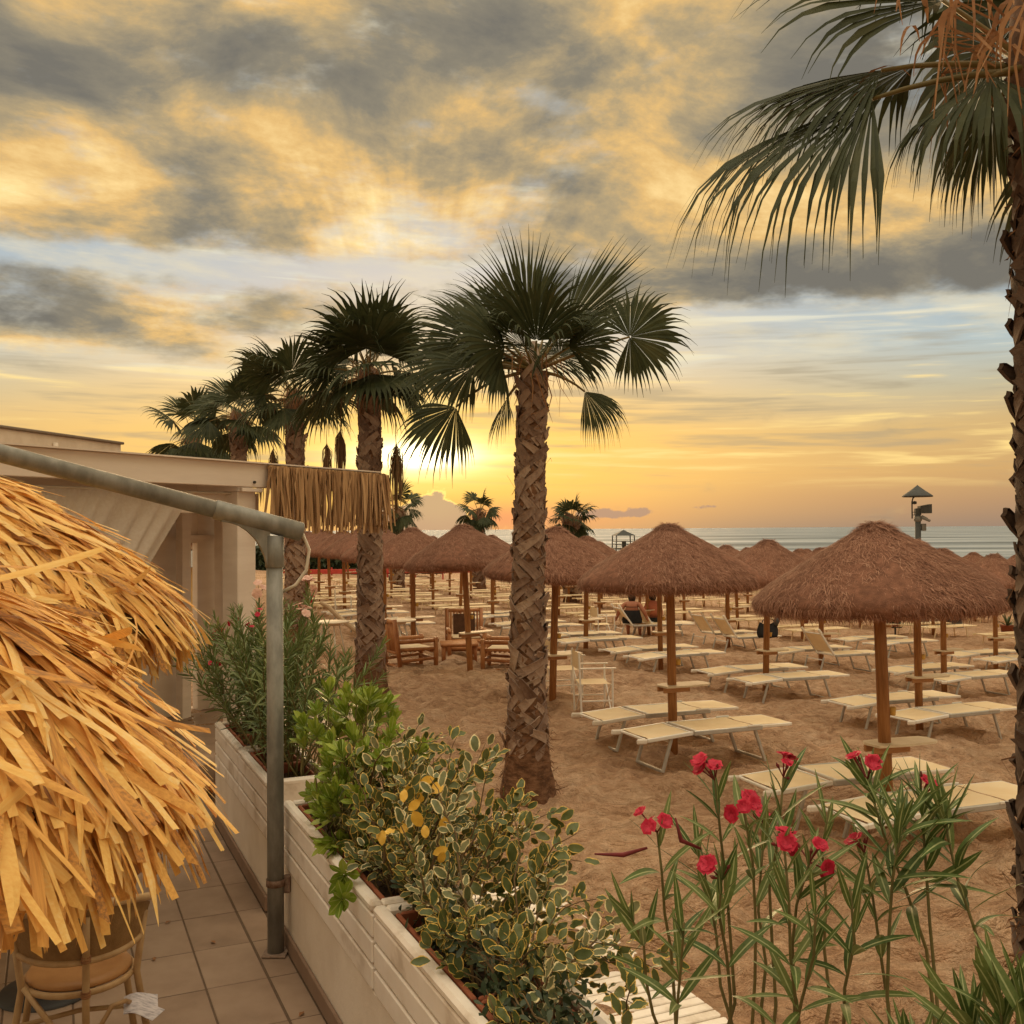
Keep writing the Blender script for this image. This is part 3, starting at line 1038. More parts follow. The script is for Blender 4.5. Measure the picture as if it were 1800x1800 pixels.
def tassel(palm, base, d, rs, arch=0.55, hang=0.5, size=0.3):
    """arching flower stalk with a hanging dried tassel"""
    base = np.array(base, float); d = unit((d[0], d[1], 0))
    pts = [base, base + d * arch * 0.35 + (0, 0, arch * 0.35), base + d * arch * 0.75 + (0, 0, arch * 0.42),
           base + d * arch + (0, 0, arch * 0.15), base + d * arch * 1.05 + (0, 0, -hang)]
    t_ = np.linspace(0, 1, 14); pp = []
    P = np.array(pts)
    for k in t_ * 4:
        i = min(int(k), 3); f = k - i
        f = f * f * (3 - 2 * f) if False else f
        pp.append(P[i] * (1 - f) + P[i + 1] * f)
    pp = np.array(pp)
    pp[1:-1] = (pp[:-2] + pp[1:-1] * 2 + pp[2:]) / 4
    st = part('flower_stalk', MB().tube(pp, np.linspace(0.014, 0.006, 14), 6), MAT['tassel'], palm, True)
    mb = MB()
    tip = pp[-1]
    for i in range(110):
        a = rs.uniform(0, 6.28); r = rs.uniform(0.0, 0.30) * size
        L = size * rs.uniform(0.6, 2.2)
        o_ = np.array((math.cos(a), math.sin(a), 0))
        q0 = tip + (0, 0, rs.uniform(-0.25, 0.25) * size)
        mb.ribbon([q0, q0 + o_ * r + (0, 0, -L * 0.35), q0 + o_ * r * 1.1 + (0, 0, -L * 0.7), q0 + o_ * r * 0.9 + (0, 0, -L)], [0.012, 0.022, 0.018, 0.004], (-o_[1], o_[0], 0))
    o = part('tassel', mb, MAT['tassel'], st); o['kind'] = 'stuff'


def img_dir(phi, depth):
    """direction with angle phi in the picture plane (0 right, 90 up) and a depth component (+ away)"""
    p = math.radians(phi)
    return unit((math.cos(p), depth, math.sin(p)))


def skirt(palm, rs, c, r, n, L, mat='frond_dry', name='dry_fibres'):
    mb = MB()
    for i in range(n):
        a = rs.uniform(0, 6.28)
        o_ = np.array((math.cos(a), math.sin(a), 0))
        p0 = np.array(c) + o_ * r * 0.7 + (0, 0, rs.uniform(-0.1, 0.15))
        l = L * rs.uniform(0.4, 1.0)
        p1 = p0 + o_ * r * rs.uniform(0.6, 2.0) + (0, 0, l * 0.1)
        p2 = p1 + o_ * r * 0.3 + rs.normal(0, 0.04, 3) + (0, 0, -l * 0.5)
        p3 = p2 + rs.normal(0, 0.06, 3) + (0, 0, -l * 0.5)
        mb.ribbon([p0, p1, p2, p3], [0.012, 0.016, 0.012, 0.002], (-o_[1], o_[0], 0.1))
    o = part(name, mb, MAT[mat], palm); o['kind'] = 'stuff'


def palm_center():
    rs = np.random.RandomState(11)
    X, Y = 0.13, 9.9
    p = thing('fan_palm', 'tall fan palm in the middle, its trunk rising from sand behind the planter', 'palm tree', (X, Y, float(gz(X, Y))), group='fan palms along the terrace')
    ax = make_trunk(p, rs, 4.12, 0.172, 0.125, boots=295, z0=0.50, bend=(0.09, 0.0), flare=0.10)
    top = ax(4.12)
    # spear of young leaves and stem heart
    part('heart', MB().tube([top - (0, 0, 0.25), top + (0, 0, 0.1), top + (0, 0, 0.3)], [0.11, 0.08, 0.02], 10), MAT['boot'], p, True)
    F_ = [  # phi, depth, petiole, size, extra
        (96, 0.0, 0.42, 1.05, dict(nrm=(0, -1, 0.2), droop=0.14, spread=52)), (57, 0.1, 0.48, 1.22, dict(nrm=(0, -1, 0.1), droop=0.05, spread=26, nleaf=24)),
        (124, 0.2, 0.45, 0.98, dict(nrm=(0.1, -1, 0.2), droop=0.28, spread=48)), (76, 0.5, 0.40, 0.85, dict(nrm=(0, -1, 0.3), droop=0.2, spread=50)),
        (147, -0.1, 0.55, 0.92, dict(nrm=(0.3, -1, 0.3), droop=0.35, spread=58)), (163, 0.25, 0.70, 0.92, dict(nrm=(0.2, -1, 0.5), droop=0.35, spread=55)),
        (172, -0.3, 0.60, 0.72, dict(nrm=(0.1, -1, 0.5), droop=0.6, spread=85)),
        (24, -0.1, 0.98, 0.66, dict(nrm=(0.05, -1, 0.15), droop=0.40, spread=130, nleaf=46)),
        (112, -0.9, 0.30, 0.72, dict(nrm=(0.2, -0.6, 1), droop=0.65, spread=100)), (60, -0.9, 0.32, 0.70, dict(nrm=(-0.1, -0.6, 1), droop=0.65, spread=95)),
        (178, -0.2, 0.86, 0.80, dict(nrm=(0.0, -1, 0.35), droop=0.6, spread=66, sag=1.3)), (2, -0.2, 0.55, 0.64, dict(nrm=(0, -1, 0.6), droop=0.95, spread=52, sag=1.2)),
        (205, 0.5, 0.4, 0.55, dict(droop=0.9, spread=80, sag=1.0)), (40, 0.7, 0.4, 0.66, dict(nrm=(0, -1, 0.5), droop=0.5, spread=80)),
        (135, 0.9, 0.45, 0.75, dict(droop=0.5)), (80, 1.3, 0.4, 0.75, dict(droop=0.5)),
        (140, -0.7, 0.42, 0.80, dict(nrm=(0.3, -0.9, 0.5), droop=0.5, spread=90)), (85, -0.5, 0.30, 0.82, dict(nrm=(0, -1, 0.3), droop=0.45, spread=80)), (35, -0.4, 0.42, 0.70, dict(nrm=(-0.2, -1, 0.4), droop=0.5, spread=75)),
        (165, -0.8, 0.40, 0.66, dict(nrm=(0.2, -0.9, 0.6), droop=0.7, spread=90)),
    ]
    for phi, dep, pl, sz, kw in F_:
        add_frond(p, rs, top + (0, 0, 0.02 * rs.rand()), img_dir(phi, dep), pl, sz, **kw)
    skirt(p, rs, top, 0.13, 40, 0.5)


def palm_generic(label, X, Y, h, r0, r1, seed, nf, size, pet, boots=0, tassels=(), bscale=1.0, lean=(0, 0), nleaf=32, low=-30, seg=7, name='fan_palm', group='fan palms along the terrace', z0=0.5):
    rs = np.random.RandomState(seed)
    p = thing(name, label, 'palm tree', (X, Y, float(gz(X, Y))), group=group)
    ax = make_trunk(p, rs, h, r0, r1, boots=boots, z0=z0, bend=lean, flare=0.08, bscale=bscale)
    top = ax(h)
    part('heart', MB().tube([top - (0, 0, 0.25), top + (0, 0, 0.1), top + (0, 0, 0.3)], [r1 * 0.8, min(r1, 0.2) * 0.5, 0.02], 8), MAT['trunk'], p, True)
    for i in range(nf):
        t_ = (i + 0.5) / nf
        e = math.radians(82 - (82 - low) * t_ ** 0.85 + rs.normal(0, 5))
        a = i * 2.39996 + rs.normal(0, 0.25)
        d = (math.cos(a) * math.cos(e), math.sin(a) * math.cos(e), math.sin(e))
        nrm = np.array((-math.cos(a) * math.sin(e), -math.sin(a) * math.sin(e), math.cos(e))) + rs.normal(0, 0.3, 3)
        add_frond(p, rs, top, d, pet * rs.uniform(0.8, 1.2), size * rs.uniform(0.85, 1.1), nrm=nrm, droop=0.28 + 0.5 * t_, spread=rs.uniform(80, 112), nleaf=nleaf, sag=0.3 + 0.7 * t_, seg=seg)
    skirt(p, rs, top, r1 * 0.8, 60, 0.8)
    for a, arch, hang, sz in tassels:
        ar = math.radians(a)
        tassel(p, top + (0, 0, -0.15), (math.cos(ar), math.sin(ar)), rs, arch, hang, sz)
    return p, top, rs


palm_center()
palm_generic('fan palm second from the middle, trunk right of the reed fringe', -2.22, 16.0, 5.0, 0.205, 0.155, 21, 19, 1.08, 0.52, boots=290, low=-2,
             tassels=((172, 0.45, 0.75, 0.33), (-5, 0.40, 1.0, 0.48)), bscale=1.1)
palm_generic('fan palm third from the middle, its trunk seen left of the reed fringe', -4.70, 22.2, 5.45, 0.23, 0.18, 33, 16, 1.12, 0.65, low=-5,
             tassels=((178, 0.45, 1.0, 0.40), (5, 0.65, 0.9, 0.42), (-60, 0.4, 1.4, 0.5)), bscale=1.3)
palm_generic('fan palm fourth from the middle, rising behind the white fascia', -8.0, 30.0, 5.9, 0.26, 0.20, 45, 15, 1.25, 0.75, low=-10,
             tassels=((0, 0.6, 1.3, 0.5),), bscale=1.6, nleaf=26)
palm_generic('leftmost fan palm of the row, low crown over the white fascia', -12.0, 38.5, 6.1, 0.28, 0.22, 57, 17, 1.4, 1.0, bscale=1.8, nleaf=26, low=-35)
# palms standing far down the beach
FARG = 'distant fan palms on the beach'
palm_generic('small distant fan palm left of the middle palm trunk', -1.75, 54.0, 4.15, 0.30, 0.24, 61, 16, 0.95, 0.7, tassels=((180, 0.5, 0.9, 0.55),), bscale=2.5, nleaf=20, seg=5, group=FARG)
palm_generic('bushy distant fan palm just right of the middle palm trunk', 2.75, 47.0, 3.75, 0.36, 0.42, 67, 26, 0.85, 0.6, bscale=2.5, nleaf=20, low=-70, seg=5, group=FARG)
palm_generic('distant fan palm half hidden behind the second trunk', -5.6, 50.0, 3.9, 0.30, 0.26, 71, 16, 1.0, 0.8, tassels=((180, 0.5, 1.0, 0.5), (0, 0.5, 0.8, 0.5)), bscale=2.5, nleaf=20, seg=5, group=FARG)


def palm_right():
    rs = np.random.RandomState(83)
    X, Y = 2.60, 5.0
    p = thing('fan_palm', 'dark backlit fan palm trunk at the right edge with long drooping fronds', 'palm tree', (X, Y, float(gz(X, Y))), group='fan palms along the terrace')
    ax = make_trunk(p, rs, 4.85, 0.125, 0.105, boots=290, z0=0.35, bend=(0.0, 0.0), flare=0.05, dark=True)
    ax0 = ax; ax = lambda z: ax0(z)
    top = ax(4.85)
    part('heart', MB().tube([top - (0, 0, 0.3), top + (0, 0, 0.3), top + (0, 0, 0.7)], [0.15, 0.12, 0.03], 10), MAT['boot'], p, True)
    F_ = [
        (178, -0.06, 0.85, 1.34, dict(nrm=(0.10, -0.42, 0.9), droop=0.95, spread=62, sag=0.55, nleaf=56)),
        (163, 0.10, 0.75, 1.05, dict(nrm=(0.2, -0.45, 0.9), droop=0.60, spread=62, sag=0.6, nleaf=40)),
        (150, 0.5, 0.6, 1.0, dict(nrm=(0.4, -0.6, 0.8), droop=0.6, spread=75, sag=0.5)),
        (130, 0.2, 0.6, 1.2, dict(nrm=(0.5, -0.8, 0.4), droop=0.45, spread=75)), (100, -0.2, 0.5, 1.2, dict(nrm=(0, -1, 0.3), droop=0.35, spread=80)),
        (60, 0.2, 0.5, 1.2, dict(nrm=(0, -1, 0.3), droop=0.4)), (20, 0.1, 0.6, 1.1, dict(nrm=(0, -1, 0.6), droop=0.6)),
        (0, 0.6, 0.6, 1.1, dict(droop=0.8)), (-5, -0.3, 0.6, 1.1, dict(nrm=(0, -1, 0.6), droop=0.9, sag=0.8)),
        (190, 0.5, 0.25, 0.62, dict(droop=1.2, spread=75, sag=1.2)), (172, -0.5, 0.35, 0.8, dict(droop=1.0, spread=70, sag=1.0)),
        (100, 1.0, 0.4, 1.1, dict(droop=0.6)),
    ]
    for phi, dep, pl, sz, kw in F_:
        add_frond(p, rs, top + (0, 0, -0.02), img_dir(phi, dep), pl, sz, **kw)
    # long dead ribbons of leaf hanging round the crown
    for i in range(34):
        t_ = rs.rand()
        x0 = -rs.uniform(0.0, 0.62) if i < 26 else rs.uniform(-0.15, 0.2)
        z0 = rs.uniform(0.02, 0.55)
        q0 = top + np.array((x0, -rs.uniform(-0.2, 0.35), z0))
        L = rs.uniform(0.25, 0.75)
        a = rs.uniform(-0.5, 0.5)
        wv = np.array((math.cos(a), math.sin(a), 0))
        pts = [q0]
        cur = unit((-0.4 * rs.rand(), -0.2 * rs.rand(), 0.5))
        for s_ in range(7):
            cur = unit(cur + np.array((rs.normal(0, 0.12), rs.normal(0, 0.12), -0.55)))
            pts.append(pts[-1] + cur * L / 7)
        wd = np.array([0.004, 0.02, 0.034, 0.038, 0.032, 0.024, 0.014, 0.003]) * rs.uniform(0.5, 1.25)
        part('dead_leaf', MB().ribbon(pts, wd, wv), MAT['frond_dry'], p)
    skirt(p, rs, top + (-0.1, -0.05, 0.05), 0.2, 45, 0.6)


palm_right()

# ------------------------------------------------------------------ terrace on the left
PD = np.array((-0.41, 0.912)); PN = np.array((0.912, 0.41))       # along / across the planter line
T0 = np.array((1.423, 0.0))
FLOOR = 0.10
PRZ = math.atan2(PD[1], PD[0])                                     # local +x runs along PD, local +y to the patio side
tp = lambda t, n=0.0: T0 + PD * t + PN * n                        # n>0 towards the beach

MAT['tile'] = M('terrace_tile', [(0.25, 0.17, 0.118), (0.33, 0.23, 0.162), (0.39, 0.28, 0.20)], 0.55, 3.0, 0.35, 0.65, bump=0.15, bscale=30)
MAT['grout'] = M('grout', [(0.12, 0.08, 0.052), (0.18, 0.122, 0.082)], 0.9, 20)
MAT['white_paint'] = M('white_painted_plank', [(0.56, 0.46, 0.36), (0.84, 0.75, 0.65), (0.89, 0.81, 0.72), (0.92, 0.85, 0.77)], 0.5, 3.5, 0.15, 0.85, bump=0.12, bscale=20)
MAT['white_wall'] = M('cream_plaster', [(0.72, 0.61, 0.49), (0.86, 0.76, 0.64)], 0.8, 2.0, 0.1, 0.9, bump=0.3, bscale=25)
MAT['skirting'] = M('skirting', [(0.22, 0.14, 0.095), (0.30, 0.20, 0.14)], 0.6, 6)
MAT['terracotta'] = M('terracotta_liner', [(0.26, 0.075, 0.035), (0.38, 0.13, 0.065)], 0.7, 6)
MAT['soil'] = M('potting_soil', [(0.035, 0.02, 0.012), (0.09, 0.05, 0.03)], 0.95, 30, 0.1, 0.9, bump=1, bscale=80)
MAT['galv'] = M('galvanised_pipe', [(0.16, 0.155, 0.14), (0.24, 0.235, 0.21), (0.33, 0.32, 0.29)], 0.55, 9, 0.1, 0.9, metal=0.35, bump=0.08, bscale=60, stretch=(1, 1, 0.4))
MAT['cable'] = M('white_cable', [(0.5, 0.45, 0.36), (0.65, 0.58, 0.47)], 0.5, 5)
MAT['rust'] = M('rusty_clamp', [(0.12, 0.055, 0.03), (0.35, 0.26, 0.2)], 0.8, 40)


def make_patio():
    root = struct(link('terrace_floor', MB().mesh('terrace_floor')), 'tiled terrace floor along the white planters')
    root.location = (T0[0], T0[1], FLOOR)
    root.rotation_euler = (0, 0, PRZ)
    # slab below the tiles, local x along the planters, local +y into the terrace
    mb = MB(); mb.box((7.3, 3.05, -0.157), (17.6, 6.1, 0.30))
    part('slab', mb, MAT['grout'], root)
    skirt_ = 0.02
    tl, tw = 0.55, 0.335
    full = MB().box((0, 0, 0), (tl - 0.010, tw - 0.010, 0.016), b=0.003).mesh('tile', MAT['tile'])
    thin = MB().box((0, 0, 0), (tl - 0.010, 0.155, 0.016), b=0.003).mesh('tile', MAT['tile'])
    rnd = random.Random(5)
    for i in range(2, 29):
        x = i * tl + 0.1
        link('tile', thin, root, (x, 0.02 + 0.165 / 2, -0.012 + rnd.uniform(-0.001, 0.001)))
        for j in range(0, 11):
            if i > 15 and j > 8: continue
            link('tile', full, root, (x - (0.27 if j % 2 else 0.0) * 0, 0.19 + tw * (j + 0.5), -0.012 + rnd.uniform(-0.0015, 0.0015)))


make_patio()


def make_wall(t0, t1, label):
    root = thing('low_wall', label, 'wall', (*tp((t0 + t1) / 2), 0), PRZ, 'low white walls under the planters')
    L = t1 - t0
    part('wall_body', MB().box((0, -0.215, 0.16), (L, 0.43, 0.80), b=0.006), MAT['white_wall'], root)
    part('skirting', MB().box((0, 0.012, FLOOR + 0.05), (L, 0.02, 0.10), b=0.004), MAT['skirting'], root)
    return root


make_wall(0.6, 6.90, 'long low cream wall carrying the planters in front of the grey pole')
make_wall(7.42, 9.8, 'short low cream wall carrying the planters behind the grey pole')


def make_planter(t0, t1, label):
    root = thing('planter_box', label, 'planter', (*tp((t0 + t1) / 2), 0), PRZ, 'white plank planters along the terrace')
    L = t1 - t0 - 0.008
    D = 0.43
    # front planks (towards the terrace, local +y), recessed grooves between them
    hs = [0.62, 0.735, 0.85]
    for h in hs:
        part('plank', MB().box((0, -0.006, h), (L, 0.03, 0.101), b=0.007), MAT['white_paint'], root)
    part('panel', MB().box((0, -0.030, 0.735), (L - 0.02, 0.02, 0.33)), MAT['white_paint'], root)
    part('back_panel', MB().box((0, -D + 0.015, 0.745), (L, 0.03, 0.36), b=0.004), MAT['white_paint'], root)
    for s_ in (-1, 1):
        part('end_panel', MB().box((s_ * (L / 2 - 0.015), -D / 2, 0.745), (0.028, D - 0.06, 0.355), b=0.004), MAT['white_paint'], root)
        part('end_rim', MB().box((s_ * (L / 2 - 0.03), -D / 2, 0.927), (0.06, D - 0.085, 0.042), b=0.012), MAT['white_paint'], root)
    part('front_rim', MB().box((0, -0.018, 0.929), (L, 0.062, 0.046), b=0.014), MAT['white_paint'], root)
    part('rear_rim', MB().box((0, -D + 0.025, 0.929), (L, 0.055, 0.046), b=0.014), MAT['white_paint'], root)
    # terracotta coloured liners with soil
    n = 2
    for i in range(n):
        cx = (i + 0.5 - n / 2) * (L - 0.14) / n
        lx = (L - 0.14) / n - 0.03
        mb = MB()
        for (c, s_) in (((cx, -0.075, 0.855), (lx, 0.022, 0.16)), ((cx, -D + 0.085, 0.855), (lx, 0.022, 0.16)),
                        ((cx - lx / 2, -D / 2, 0.855), (0.022, D - 0.18, 0.158)), ((cx + lx / 2, -D / 2, 0.855), (0.022, D - 0.18, 0.158))):
            mb.box(c, s_, b=0.006)
        ln = part('liner', mb, MAT['terracotta'], root)
        g = 10
        v = []
        for a in range(g):
            for b in range(5):
                v.append((cx - lx / 2 + lx * a / (g - 1), -D + 0.09 + (D - 0.17) * b / 4, 0.865 + random.uniform(-0.012, 0.016)))
        part('soil', MB().add(v, [(a * 5 + b, (a + 1) * 5 + b, (a + 1) * 5 + b + 1, a * 5 + b + 1) for a in range(g - 1) for b in range(4)]), MAT['soil'], ln)
    return root


make_planter(0.95, 2.96, 'white plank planter nearest the viewer holding red oleanders')
make_planter(2.98, 4.97, 'white plank planter full of yellow-edged shrub')
make_planter(4.99, 6.90, 'white plank planter ending beside the grey pole')
make_planter(7.42, 8.55, 'white plank planter just behind the grey pole')
make_planter(8.57, 9.75, 'farthest white plank planter, under the oleander and the thatch')


def make_pole():
    px, py = -1.415, 6.1
    root = thing('pipe_post', 'grey galvanised pipe post with a sloping pipe arm', 'pole', (px, py, FLOOR))
    zt = 2.62 - FLOOR
    part('post', MB().tube([(0, 0, -0.02), (0, 0, 1.0), (0, 0, 2.28)], 0.049, 20), MAT['galv'], root, True)
    sl = part('sleeve', MB().tube([(0, 0, 2.28), (0, 0, 2.285), (0, 0, zt - 0.05)], [0.050, 0.0555, 0.0555], 20), MAT['galv'], root, True)
    d = unit((-0.912, -0.41, 0.268))
    top = np.array((0, 0, zt + 0.015))
    part('arm', MB().tube([top + d * 0.34, top + d * 2.0, top + d * 4.2], 0.050, 20), MAT['galv'], root, True)
    part('arm_sleeve', MB().tube([top - d * 0.17, top - d * 0.165, top + d * 0.355, top + d * 0.36], [0.050, 0.057, 0.057, 0.050], 20), MAT['galv'], root, True)
    # curved gusset plate between post and arm
    dh = np.array((d[0], d[1], 0)) / math.hypot(d[0], d[1])
    sd = np.array((-dh[1], dh[0], 0))
    c = []
    N = 9
    for i in range(N):
        a = math.pi / 2 * i / (N - 1)
        u = 0.04 + 0.27 * (1 - math.cos(a)); w_ = zt - 0.30 + 0.335 * math.sin(a)
        c.append((u, w_))
    poly = c + [(0.30, zt + 0.09), (0.03, zt + 0.0)]
    mb = MB()
    n = len(poly)
    v = [dh * u + sd * 0.028 + (0, 0, w_) for u, w_ in poly] + [dh * u - sd * 0.028 + (0, 0, w_) for u, w_ in poly]
    f = [(i, (i + 1) % n, n + (i + 1) % n, n + i) for i in range(n)]
    # triangulated sides (fan from the inner corner)
    k = n - 1
    for i in range(n - 2):
        f.append((k, i, i + 1)); f.append((n + k, n + i + 1, n + i))
    mb.add(v, f)
    part('gusset', mb, MAT['galv'], root)
    for o_, r in ((0.14, 0.0), (-0.06, 0.0)):
        part('bolt', MB().tube([top + d * o_ - sd * 0.064, top + d * o_ + sd * 0.0], 0.009, 6), MAT['galv'], root)
    e = top - d * 0.12
    cab = [e, e + (0.05, 0.02, -0.03), e + (0.085, 0.03, -0.12), e + (0.07, 0.02, -0.24), e + (0.01, 0.0, -0.33), e + (-0.07, -0.01, -0.37)]
    part('cable', MB().tube(cab, 0.010, 8), MAT['cable'], root, True)
    part('clamp', MB().lathe([(0.051, 0.40), (0.056, 0.40), (0.056, 0.44), (0.051, 0.44)], 18), MAT['rust'], root, True)
    part('clamp_plate', MB().box((0.062, 0.03, 0.40), (0.045, 0.05, 0.10), b=0.006), MAT['rust'], root)
    part('foot_plate', MB().box((0.0, 0.0, 0.006), (0.14, 0.14, 0.014), b=0.003), MAT['rust'], root)
    # far support of the arm
    e2 = top + d * 4.15
    part('rear_post', MB().tube([(e2[0], e2[1], -0.02), (e2[0], e2[1], e2[2])], 0.049, 16), MAT['galv'], root, True)


make_pole()

# ------------------------------------------------------------------ pergola with curtain and reed fringe
MAT['fascia'] = M('white_fascia', [(0.74, 0.64, 0.55), (0.85, 0.76, 0.67)], 0.75, 1.6, 0.1, 0.9, bump=0.2, bscale=12, stretch=(0.4, 1, 3))
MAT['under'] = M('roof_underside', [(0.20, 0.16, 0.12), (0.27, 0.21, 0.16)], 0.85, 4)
MAT['dark_frame'] = M('dark_window_frame', [(0.03, 0.035, 0.035), (0.06, 0.06, 0.055)], 0.5, 6)
MAT['reed'] = M('dry_reed', [(0.26, 0.145, 0.07), (0.46, 0.28, 0.14), (0.64, 0.42, 0.22)], 0.8, 10, 0.8, 0.2, stretch=(1, 1, 0.2), trans=0.1)


def curtain_mat():
    mt = M('linen_curtain', [(0.78, 0.70, 0.60), (0.88, 0.82, 0.74)], 0.9, 30, 0.1, 0.9, trans=0.35)
    nt = mt.node_tree
    t = NT(nt)
    out = [n for n in nt.nodes if n.type == 'OUTPUT_MATERIAL'][0]
    src = out.inputs[0].links[0].from_socket
    tr = t.new('ShaderNodeBsdfTransparent')
    mx = t.new('ShaderNodeMixShader'); mx.inputs[0].default_value = 0.22
    t.l.new(src, mx.inputs[1]); t.l.new(tr.outputs[0], mx.inputs[2]); t.l.new(mx.outputs[0], out.inputs[0])
    return mt


MAT['curtain'] = curtain_mat()
PE = np.array((0.478, 0.878)); PP = np.array((-0.878, 0.478))
PG0 = np.array((-3.06, 11.9))                                      # corner post
ERZ = math.atan2(PE[1], PE[0])                                     # local x along the front, local +y to the back


def make_pergola():
    root = thing('pergola', 'white flat roofed pergola with fascia and square posts', 'pergola', (*PG0, FLOOR), ERZ)
    z = lambda a: a - FLOOR
    part('fascia', MB().box((-1.85, 0.0, z(3.245)), (8.6, 0.10, 0.275), b=0.006), MAT['fascia'], root)
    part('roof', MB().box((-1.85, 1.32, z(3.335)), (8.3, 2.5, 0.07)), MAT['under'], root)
    part('roof_edge', MB().box((-1.85, -0.02, z(3.392)), (8.64, 0.17, 0.016)), MAT['fascia'], root)
    part('inner_beam', MB().box((-2.9, 0.26, z(2.925)), (6.6, 0.10, 0.24), b=0.005), MAT['fascia'], root)
    part('rail_bracket', MB().box((0.02, -0.02, z(3.075)), (0.34, 0.05, 0.045), b=0.006), MAT['fascia'], root)
    part('bolt', MB().tube([(0.03, -0.052, z(3.165)), (0.03, -0.075, z(3.165))], 0.016, 8), MAT['dark_metal'], root)
    for x, y, w_ in ((0.0, 0.10, 0.30), (-5.6, 0.12, 0.25), (1.05, 2.10, 0.16), (1.74, 2.05, 0.2)):
        part('post', MB().box((x, y + 0.05, 1.46), (w_, w_ * 0.8, 3.0), b=0.008), MAT['fascia'], root)
    for x0, x1 in ((-5.9, 1.30), (1.50, 1.93), (2.36, 2.62)):
        part('back_wall', MB().box(((x0 + x1) / 2, 2.4, 1.59), (x1 - x0, 0.10, 3.2), b=0.004), MAT['fascia'], root)
    for x0, x1 in ((1.28, 1.52), (1.91, 2.38)):
        part('lintel', MB().box(((x0 + x1) / 2, 2.4, 2.765), (x1 - x0, 0.09, 0.85)), MAT['fascia'], root)
    for x in (1.265, 1.905):
        part('door_frame', MB().box((x, 2.33, 1.18), (0.05, 0.06, 2.34)), MAT['dark_frame'], root)
    part('floor_slab', MB().box((-1.6, 1.3, -0.16), (8.5, 2.9, 0.30), b=0.01), MAT['tile'], root)
    part('sill_beam', MB().box((1.6, 2.32, 2.42), (2.0, 0.05, 0.06)), MAT['fascia'], root)


make_pergola()


def make_curtain():
    root = thing('curtain', 'sheer white curtain gathered to the left under the pergola', 'curtain', (*PG0, 0), ERZ)
    ns, nz = 220, 14
    v = []
    for i in range(ns):
        s = i / (ns - 1)
        for j in range(nz):
            u = j / (nz - 1)
            zt = 3.03
            z = zt - u * 1.35
            xr = -0.72 - 1.02 * (u ** 0.95)                          # right edge swept to the left
            xl = -5.3
            x = xl + (xr - xl) * s
            ph = s * 105 + 5.0 * math.sin(s * 9) + 2.0 * math.sin(s * 27)
            amp = 0.010 + 0.020 * min(1, u * 3) * (0.6 + 0.4 * math.sin(s * 23))
            v.append((x, 0.13 + amp * math.sin(ph) + 0.02 * math.sin(s * 31 + u * 2), z))
    f = [(i * nz + j, (i + 1) * nz + j, (i + 1) * nz + j + 1, i * nz + j + 1) for i in range(ns - 1) for j in range(nz - 1)]
    part('cloth', MB().add(v, f), MAT['curtain'], root, True)
    part('rod', MB().tube([(-5.4, 0.13, 3.035), (-0.1, 0.13, 3.035)], 0.012, 8), MAT['cable'], root)


make_curtain()


def make_fringe():
    root = thing('reed_fringe', 'dry reed fringe hanging from the end of the pergola fascia', 'reed fringe', (*PG0, 0), ERZ)
    rs = np.random.RandomState(9)
    part('batten', MB().box((1.42, -0.085, 3.35), (2.36, 0.03, 0.04), b=0.004), MAT['reed'], root)
    meshes = []
    for k in range(10):
        mb = MB()
        L = 0.74 * rs.uniform(0.86, 1.08)
        b1, b2 = rs.normal(0, 0.02), rs.normal(0, 0.035)
        pts = [(0, 0, 0), (b1, -0.01, -L * 0.33), (b1 + b2 * 0.5, -0.012, -L * 0.66), (b1 + b2, -0.005, -L)]
        w_ = rs.uniform(0.022, 0.044)
        mb.ribbon(pts, [w_, w_ * 1.05, w_, w_ * 0.7], (1, rs.normal(0, 0.35), 0))
        p2 = [np.array(q_) + (0, 0.008, 0) for q_ in pts]
        mb.ribbon(p2, [w_ * 0.6, w_ * 0.6, w_ * 0.6, w_ * 0.3], (0.4, 0.9, 0))
        meshes.append(mb.mesh('reed', MAT['reed']))
    N = 290
    for i in range(N):
        lay = i % 3
        x = 0.24 + 2.36 * ((i + rs.rand()) / N)
        y = -0.105 - 0.018 * lay
        o = bpy.data.objects.new('reed', meshes[rs.randint(10)]); COL.objects.link(o); o.parent = root
        o.location = (x, y, 3.365 + rs.uniform(-0.03, 0.01))
        o.rotation_euler = (rs.normal(0, 0.03), rs.normal(0.03, 0.075), rs.normal(0, 0.3))
        if x > 2.5:
            o.rotation_euler[1] += -0.12


make_fringe()


